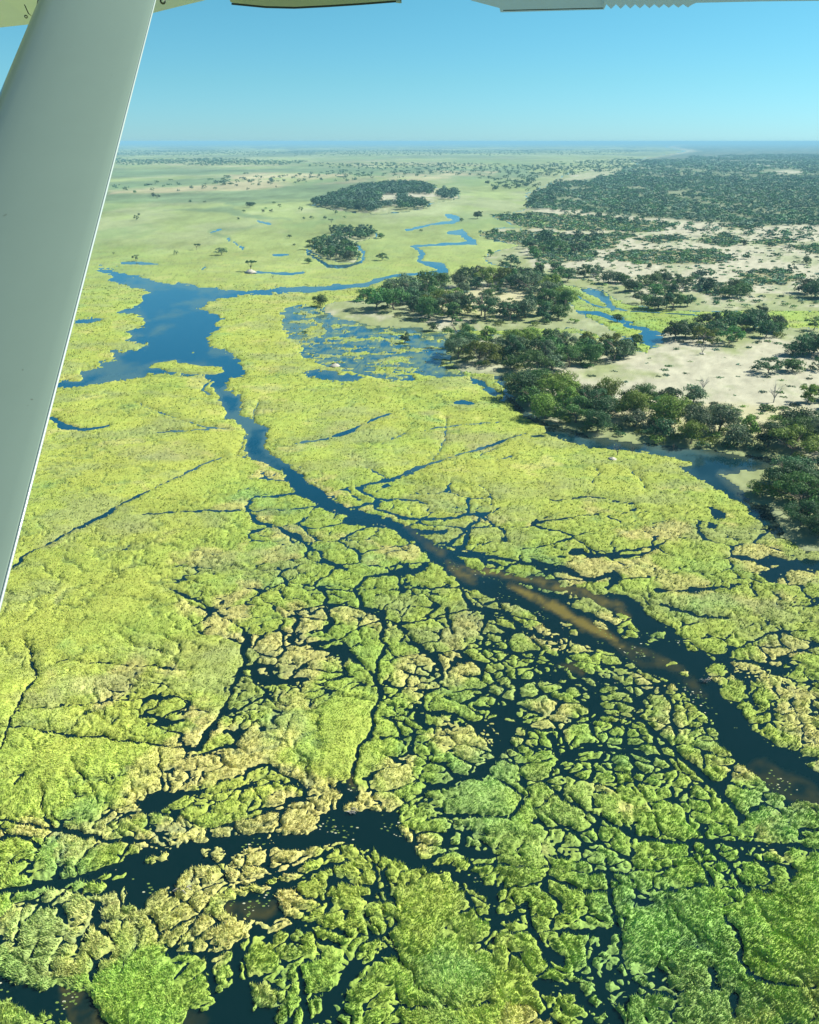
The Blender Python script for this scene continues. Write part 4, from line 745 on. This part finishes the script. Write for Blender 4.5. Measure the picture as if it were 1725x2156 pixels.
for t_ in IND:
    r_ = random.Random(int(t_['dx']*13+t_['dy']*7)); var = r_.randrange(3); px_ = t_['px']*SC
    lod = 0 if px_ > 26 else 1 if px_ > 13 else 2 if px_ > 6 else 3
    w_ = r_.uniform(.85, 1.15)*t_['wide']
    e_ = empty('tree', (t_['x'], t_['y'], 0.15), r_.uniform(0, 6.28)); e_.scale = (t_['h']*w_, t_['h']*w_*r_.uniform(.9, 1.1), t_['h'])
    tag(e_, t_['label'], 'tree', 'trees of '+t_['grove'] if t_['grove'] else 'trees standing alone')
    c_ = bpy.data.objects.new('crown', crown_mesh(t_['kind'], var, lod, t_['tone'])); COL.objects.link(c_); c_.parent = e_
    k_ = bpy.data.objects.new('trunk', trunk_mesh(t_['kind'], var)); COL.objects.link(k_); k_.parent = e_
print('trees', len(IND), 'rest', len(REST))
# ---- masses: leaf sprays of many crowns in one mesh, with a tone per tree
TC = {'dark': (.050, .120, .065), 'green': (.070, .165, .068), 'olive': (.13, .23, .07), 'grey': (.10, .18, .12)}
M_mass = tone_mat('mass_foliage', .7, .15, .2, 1, 0, .2)
def mass(name, L_, label, cat):
    Vs = []; Cs = []
    r = np.random.default_rng(5)
    for t_ in L_:
        px_ = t_['px']*SC; lod = 1 if px_ > 18 else 2 if px_ > 8 else 3 if px_ > 3.5 else 4
        v, f = crown_arr(t_['kind'], int(r.integers(3)), lod)
        a_ = r.uniform(0, 6.28); ca, sa = math.cos(a_), math.sin(a_); w_ = t_['h']*r.uniform(.9, 1.2)*t_['wide']
        P = np.empty_like(v); P[:, 0] = (v[:, 0]*ca-v[:, 1]*sa)*w_+t_['x']; P[:, 1] = (v[:, 0]*sa+v[:, 1]*ca)*w_+t_['y']; P[:, 2] = v[:, 2]*t_['h']*1.0+.1
        Vs.append(P); Cs.append(np.tile(np.array(TC[t_['tone']])*r.uniform(.75, 1.3), (len(v), 1))*np.repeat(r.uniform(.75, 1.25, (len(v)//4, 1)), 4, 0))
    V_ = np.vstack(Vs); o = link(name, mesh_np(name, V_, np.arange(len(V_)).reshape(-1, 4), np.vstack(Cs), False), M_mass)
    tag(o, label, cat, kind='stuff'); print(name, len(L_), len(V_)//4)
mass('distant_trees', REST, 'smaller trees of the far isle, plain and woodland edge', 'trees')
WOODL = []
fill('w', [(1125,442),(1112,428),(1130,408),(1180,386),(1290,372),(1900,372),(1900,472),(1725,474),(1600,478),(1500,471),(1400,463),(1300,456),(1200,442)], 11, (5, 9.5), ['round', 'broad', 'bush'], T3+['grey', 'green'], [[(1600,361),(1685,361),(1685,367),(1600,367)], [(1700,395),(1760,395),(1760,400)], [(1150,420),(1180,416),(1200,424),(1160,428)], [(1250,425),(1265,423),(1270,428)], [(1600,440),(1640,441),(1600,444)]], 70000, 1.25, .95, 0, WOODL, .035)
fill('w2', [(1290,372),(1345,345),(1480,330),(1900,322),(1900,372)], 24, (8, 14), ['round', 'broad'], T3+['grey'], [[(1600,358),(1690,358),(1690,368),(1600,368)], [(1290,370),(1350,352),(1360,356),(1300,366)]], 60000, 1.8, .9, 0, WOODL, .05)
fill('w3', [(1180,440),(1350,452),(1900,468),(1900,505),(1600,500),(1400,482),(1200,462)], 13, (4, 8), ['round', 'bush', 'loose'], T3+['grey'], [], 20000, 1.2, .7, 3, WOODL, .03)
TC = {k_: tuple(x_*1.35 for x_ in v_) for k_, v_ in TC.items()}
mass('far_woodland', WOODL, 'dense blue-green savanna woodland filling the far right up to the horizon', 'woodland')
SCR = []
for k_, p_ in enumerate(THICK): fill('scrub', p_, 4.6, (2.2, 4.4), ['bush'], ['green', 'olive', 'grey', 'dark', 'green'], [], 14000, 1.2, .9, k_, SCR, .012)
fill('scrub2', [(1130,545),(1300,490),(1900,480),(1900,650),(1640,648),(1400,645),(1200,590)], 7, (1.2, 3.2), ['bush'], ['grey', 'olive', 'green'], [], 30000, 1.2, .7, 5, SCR, .022)
fill('scrub3', [(1240,800),(1370,750),(1560,735),(1725,700),(1900,700),(1900,850),(1500,848),(1300,840)], 6, (.8, 2.2), ['bush'], ['grey', 'olive', 'green'], [], 20000, 1.2, .5, 6, SCR, .04)
mass('thicket_scrub', SCR, 'low tangled scrub thickets in oval patches on the pale sand', 'scrub')

# ---- bushes one can tell apart
BU = []
fill('among the trees of the big central island', [(790,664),(860,618),(1050,600),(1160,612),(1213,684),(1050,690),(900,683)], 9, (1.8, 4), ['bush'], T4, [], 3000, 1.1, .75, 1, BU)
fill('among the trees of the wooded point', [(948,725),(985,778),(1060,772),(1170,797),(1335,755),(1290,712),(1000,708)], 9, (1.8, 4), ['bush'], T4, [], 3000, 1.1, .75, 2, BU)
fill('in the pale clearing of the long shore grove', [(1300,835),(1500,855),(1725,858),(1740,905),(1600,925),(1480,905),(1280,880)], 5.2, (1.2, 3.4), ['bush'], ['olive', 'green', 'olive', 'grey'], [], 3000, 1.15, .8, 3, BU)
fill('along the water below the long shore grove', [(1090,858),(1200,905),(1300,922),(1500,950),(1640,962),(1640,955),(1500,938),(1300,905),(1100,848)], 7, (1.8, 3.8), ['bush'], ['green', 'olive', 'dark'], [], 3000, 1.1, .9, 4, BU)
fill('under the trees of the right foreground grove', [(1640,1010),(1665,1110),(1725,1145),(1725,985)], 7, (1.5, 3.2), ['bush'], ['green', 'dark'], [], 2000, 1.1, .7, 8, BU)
fill('under the trees of the long shore grove', [(1085,820),(1300,850),(1725,875),(1725,960),(1500,940),(1300,910),(1130,880)], 8, (1.8, 4), ['bush'], ['green', 'dark', 'olive'], [], 4000, 1.1, .8, 9, BU)
fill('scattered on the open sand at the right', [(1340,740),(1560,700),(1725,690),(1725,840),(1500,840),(1200,790),(1340,760)], 12, (.8, 2.4), ['bush'], T3, [], 5000, 1.1, .4, 5, BU)
fill('scattered on the far sand at the upper right', [(1180,540),(1300,500),(1725,490),(1725,620),(1500,640),(1250,590)], 13, (.9, 3), ['bush'], T3, [], 9000, 1.1, .5, 6, BU)
ONE = [(1607,1043,38,'olive','round olive bush by itself on the shore left of the right foreground grove'),(1575,736,9,'dark','dark bush alone in the middle of the pale sand'),(705,771,9,'dark','dark bush on a pale mound at the lower edge of the ponds'),
 (640,703,9,'dark','small bush on a grass islet at the left of the ponds'),(1637,541,10,'dark','low double bush on the upper sand at right'),(1545,716,14,'green','leafy bush beside the narrow wooded islet'),(1640,712,16,'olive','wide low olive bush right of the narrow wooded islet'),(1510,772,1,'dark',None),(1175,800,16,'olive','yellow-green bush at the inner edge of the long shore grove'),(1585,758,1,'dark',None)]
for x_, y_, h_, to, lb in ONE:
    if lb:
        x, y, m = mpu_at(x_, y_); BU.append(dict(x=x, y=y, h=h_*m*1.05, kind='bush', tone=to, label=lb, grove=None, force=True, dx=x_, dy=y_, px=h_, wide=1.0))
BU.sort(key=lambda t_: (not t_['force'], -t_['px'])); BU = [t_ for t_ in BU if t_['dx'] < 1760]
for t_ in BU[:300]:
    r_ = random.Random(int(t_['dx']*11+t_['dy']*5)); px_ = t_['px']*SC
    o = link('bush', crown_mesh('bush', r_.randrange(3), 1 if px_ > 12 else 2 if px_ > 5 else 3, t_['tone']))
    o.location = (t_['x'], t_['y'], .15); o.rotation_euler = (0, 0, r_.uniform(0, 6.28)); o.scale = (t_['h']*t_['wide'],)*2+(t_['h'],)
    lb = t_['label'] or '%s %s bush %s' % ('bigger' if t_['h'] > 2.8 else 'smaller', LOOK[t_['tone']], t_['grove'])
    tag(o, lb, 'bush', 'bushes '+t_['grove'] if t_['grove'] else 'bushes standing alone')
if BU[300:]: mass('small_scrub', BU[300:], 'small scattered shrubs too many to count on the sandy ground', 'scrub')

# ---- dead trees, snags and mounds
def dead_tree(dx, dy, hd, seed, label, mat=M_darkwood):
    x, y, m = mpu_at(dx, dy); e_ = py_mesh('dead_tree', *trunk_geo('loose', seed, True)); e_.materials.append(mat)
    o = link('dead_tree', e_); o.location = (x, y, .4); h = hd*m*1.1; o.scale = (h, h, h); tag(o, label, 'dead tree')
dead_tree(1300, 962, 24, 4, 'bare dark dead tree standing in the marsh below the long shore grove')
dead_tree(1331, 958, 16, 9, 'thinner bare dead tree right of the taller one in the marsh')
dead_tree(1418, 950, 13, 12, 'low leaning dead shrub at the edge of the dark shore pool')
dead_tree(1477, 827, 26, 15, 'bare branching dead tree on the sand above the long shore grove', M_dead)
dead_tree(1479, 750, 20, 21, 'pale bare tree by the small pool on the sand', M_dead)
dead_tree(1628, 852, 34, 27, 'pale bare-limbed tree among the leafy crowns of the shore grove', M_dead)
dead_tree(575, 588, 8, 31, 'tiny bare twig tree on the yellow marsh above the channel')
def mound(dx, dy, wd_, label):
    x, y, m = mpu_at(dx, dy); r_ = np.random.default_rng(int(dx)); V_ = []; Fc = []; n_ = 14; w = wd_*m/2
    for i in range(6):
        q = i/5; rad = w*(1-q)**.6 if i < 5 else 0.02
        for j in range(n_):
            a = j*2*math.pi/n_; k = 1+.15*r_.normal(); V_.append((math.cos(a)*rad*k, math.sin(a)*rad*k, -.3+w*.5*q*(1+.1*r_.normal())+.6))
            if i: Fc.append(((i-1)*n_+j, (i-1)*n_+(j+1) % n_, i*n_+(j+1) % n_, i*n_+j))
    me = py_mesh('termite_mound', V_, Fc); me.materials.append(M_mound); o = link('termite_mound', me); o.location = (x, y, 0.1); tag(o, label, 'mound')
mound(1289, 970, 20, 'pale earth mound in the marsh beside the bare dead tree')
mound(706, 772, 20, 'flat pale mound carrying a dark bush below the ponds')
mound(1478, 748, 16, 'pale mound beside the small pool on the sand')
mound(527, 575, 24, 'pale mound under the umbrella-shaped tree')
def snag(dx, dy, ln_, label, seed):
    x, y, m = mpu_at(dx, dy); r_ = random.Random(seed); parts = []; L_ = ln_*m
    for i in range(9):
        a = r_.uniform(-.5, .5)+(math.pi if i % 2 else 0); l = L_*.5*r_.uniform(.5, 1); ox_, oy_ = r_.uniform(-.2, .2)*L_, r_.uniform(-.15, .15)*L_
        parts.append(tube([(ox_, oy_, 0), (ox_+math.cos(a)*l*.5, oy_+math.sin(a)*l*.5, .25+r_.random()*.5), (ox_+math.cos(a)*l, oy_+math.sin(a)*l, .1+r_.random()*.3)], [L_*.045, L_*.03, L_*.01], 6))
    me = py_mesh('driftwood', *join(parts)); me.materials.append(M_dead); o = link('driftwood', me); o.location = (x, y, .1); tag(o, label, 'driftwood')
snag(1485, 1436, 24, 'tangle of grey driftwood caught in the middle of the wide river', 3)
snag(384, 1878, 34, 'bleached grey branch lying between the mats at lower left', 5)
snag(742, 1712, 26, 'pale dead stems beside the small islet in the black pool', 8)

# ------------------------------------------------------------------ the aircraft's wing and strut
def paint(name, col, rough, dirt=.12):
    m, t, b = new_mat(name); L = t.links
    co = t.nodes.new('ShaderNodeTexCoord'); n = t.nodes.new('ShaderNodeTexNoise'); n.inputs['Scale'].default_value = 3.5; n.inputs['Detail'].default_value = 8; n.inputs['Roughness'].default_value = .7
    L.new(co.outputs['Object'], n.inputs['Vector'])
    cr = t.nodes.new('ShaderNodeMix'); cr.data_type = 'RGBA'; cr.inputs[6].default_value = (*[c*(1-dirt) for c in col], 1); cr.inputs[7].default_value = (*col, 1)
    L.new(n.outputs[0], cr.inputs[0]); L.new(cr.outputs[2], b.inputs['Base Color'])
    n2 = t.nodes.new('ShaderNodeTexNoise'); n2.inputs['Scale'].default_value = 60; L.new(co.outputs['Object'], n2.inputs['Vector'])
    # small grime specks
    mr = t.nodes.new('ShaderNodeMapRange'); mr.inputs[1].default_value = .76; mr.inputs[2].default_value = .82
    L.new(n2.outputs[0], mr.inputs[0]); c2 = t.nodes.new('ShaderNodeMix'); c2.data_type = 'RGBA'; c2.inputs[7].default_value = (.10, .12, .09, 1)
    L.new(mr.outputs[0], c2.inputs[0]); L.new(cr.outputs[2], c2.inputs[6]); L.new(c2.outputs[2], b.inputs['Base Color'])
    b.inputs['Roughness'].default_value = rough; b.inputs['Coat Weight'].default_value = .4; b.inputs['Coat Roughness'].default_value = .12
    return m
M_paint = paint('aircraft_paint', (.195, .275, .225), .30); M_paint2 = paint('wing_underside_paint', (.68, .78, .93), .35, .15); M_paint2.node_tree.nodes['Principled BSDF'].inputs['Coat Weight'].default_value = 1.0  # strut: white paint with its shade put into a darker base colour
M_rub, t, b = new_mat('dark_gap'); b.inputs['Base Color'].default_value = (.02, .03, .025, 1)
M_wh = paint('white_edge_paint', (.30, .38, .37), .4)
plane = empty('aircraft_wing', (float(ray(200, 0)[0]*2.2), float(ray(200, 0)[1]*2.2), H+float(ray(200, 0)[2]*2.2)))
tag(plane, 'pale green-white aircraft wing and broad strut across the top and left of the view', 'aircraft wing')
base = np.array(plane.location)
def at(dx, dy, d): return ray(dx, dy)*d+np.array([0, 0, H])-base
# strut: aerofoil section swept between two stations
T0, L0, T1, L1 = at(339, -40, 2.25), at(106, -40, 2.36), at(-1, 1290, 1.16), at(-430, 1290, 1.30)
prof = [(0, 0.0), (.015, .008), (.06, .022), (.15, .045), (.3, .075), (.45, .10), (.6, .118), (.72, .125), (.8, .122), (.87, .105), (.93, .08), (.97, .05), (.992, .025), (1, 0)]
ring = [(a_, -b_) for a_, b_ in prof]+[(a_, b_) for a_, b_ in prof[-2:0:-1]]      # front face first (towards the eye)
def ring_pts(T, Lp):
    ch = Lp-T; axis = (T1-T0)/np.linalg.norm(T1-T0); nrm = np.cross(axis, ch/np.linalg.norm(ch)); nrm /= np.linalg.norm(nrm)
    if np.dot(nrm, T+base-np.array([0, 0, H])) < 0: nrm = -nrm
    W_ = np.linalg.norm(ch); return [T+ch*a_+nrm*b_*W_*1.1 for a_, b_ in ring]
V_ = []; Fc = []; n_ = len(ring); NS = 24
for i in range(NS+1):
    s_ = i/NS*1.75-.08
    V_ += ring_pts(T0+(T1-T0)*s_, L0+(L1-L0)*s_)
    if i:
        for j in range(n_): Fc.append(((i-1)*n_+j, (i-1)*n_+(j+1) % n_, i*n_+(j+1) % n_, i*n_+j))
Fc.append(tuple(range(n_))); Fc.append(tuple(reversed(range(NS*n_, NS*n_+n_))))
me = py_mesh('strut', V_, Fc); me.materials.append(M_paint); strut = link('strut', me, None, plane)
# trailing edge strip of the strut
pA = [T0+(L0-T0)*.006+(T1-T0)*(i/NS*1.7-.06) for i in range(NS+1)]
me = py_mesh('edge_strip', *tube(pA, [.0024]*(NS+1), 6)); me.materials.append(M_wh); link('edge_strip', me, None, strut)
def plate(name, pts, d, back, mat, parent, thick=None):   # outline at its distance, carried back overhead to make the skin
    n = len(pts); ds = d if isinstance(d, (list, tuple)) else [d]*n
    A = [at(p[0], p[1], q) for p, q in zip(pts, ds)]; bk = np.array(back); B_ = [a_+bk for a_ in A]
    V_ = A+B_; Fc = [(i, (i+1) % n, n+(i+1) % n, n+i) for i in range(n)]; Fc.append(tuple(range(n))[::-1]); Fc.append(tuple(range(n, 2*n)))
    me = py_mesh(name, V_, Fc, False); me.materials.append(mat); return link(name, me, None, parent)
UPB = (0, -1.0, .21)
wing = plate('wing_skin', [(-140,68),(0,58),(75,50),(150,46),(320,28),(372,15),(430,1),(500,-22),(1000,-24),(1800,-12),(1800,-60),(500,-70),(-140,-60)], 3.3, UPB, M_paint2, plane)
plate('flap', [(975,-20),(992,1),(1052,17),(1054,26),(1272,20),(1272,-20)], 3.1, (0, .05, .02), M_paint2, plane)
teeth = [(1272,-18),(1272,20)]
for i in range(9): teeth += [(1277+i*20.2, 9), (1287+i*20.2, 19-i*.4)]
teeth += [(1457,10),(1466,6),(1600,3),(1800,1),(1800,-18)]
plate('serrated_edge', teeth, 3.08, (0, .012, .004), M_paint2, plane)
plate('hinge_fairing', [(486,5),(515,10),(560,13),(620,15),(690,12),(760,7),(845,0),(850,-16),(486,-16)], 3.2, (0, -.10, .03), M_wh, plane)
def strip(name, pts, d, r_, mat, parent):
    me = py_mesh(name, *tube([at(x_, y_, d) for x_, y_ in pts], [r_]*len(pts), 6)); me.materials.append(mat); return link(name, me, None, parent)
strip('fairing_seam', [(488,8),(560,15),(620,16.5),(690,13),(760,8.5),(845,2)], 3.14, .0035, M_rub, plane)
strip('fairing_end', [(835,1),(843,3),(845,-10)], 3.1, .008, M_wh, plane)
strip('panel_seam', [(84,-15),(78,20),(80,48)], 2.33, .003, M_rub, wing)
strip('panel_scratch', [(52,10),(60,28),(74,40)], 2.33, .0016, M_rub, wing)
strip('flap_seam', [(1060,22),(1270,17)], 3.05, .0016, M_rub, plane)
for x_, y_, rr_ in [(91,14,.012),(101,1,.007),(55,35,.005),(343,2,.009)]:
    v0 = at(x_, y_, 2.32); v1 = at(x_, y_, 2.35); me = py_mesh('screw', *tube([v0+(v0-v1)*.2, v0, v1], [rr_*.4, rr_, rr_], 10)); me.materials.append(M_rub); link('screw', me, None, wing)

# ------------------------------------------------------------------ haze
bx_ = 140000; z0, z1 = -2.9, H+4
V_ = [(-bx_, -bx_, z0), (bx_, -bx_, z0), (bx_, bx_, z0), (-bx_, bx_, z0), (-bx_, -bx_, z1), (bx_, -bx_, z1), (bx_, bx_, z1), (-bx_, bx_, z1)]
me = py_mesh('haze', V_, [(3, 2, 1, 0), (4, 5, 6, 7), (0, 1, 5, 4), (1, 2, 6, 5), (2, 3, 7, 6), (3, 0, 4, 7)], False)
hm_ = bpy.data.materials.new('haze'); hm_.use_nodes = True; t = hm_.node_tree; t.nodes.clear()
pv = t.nodes.new('ShaderNodeVolumePrincipled'); pv.inputs['Color'].default_value = (.34, .71, .93, 1); pv.inputs['Density'].default_value = 0.000105; pv.inputs['Anisotropy'].default_value = 0.0
mo = t.nodes.new('ShaderNodeOutputMaterial'); t.links.new(pv.outputs[0], mo.inputs['Volume']); me.materials.append(hm_)
hz = link('haze', me); tag(hz, 'pale blue haze over the far plain', 'haze', kind='stuff')
# the outer ground must stay inside the haze box
bme.vertices.foreach_set('co', (np.array([[-1, -1, 0], [1, -1, 0], [1, 1, 0], [-1, 1, 0]])*138000+np.array([0, 0, -1.75])).astype(np.float32).ravel())
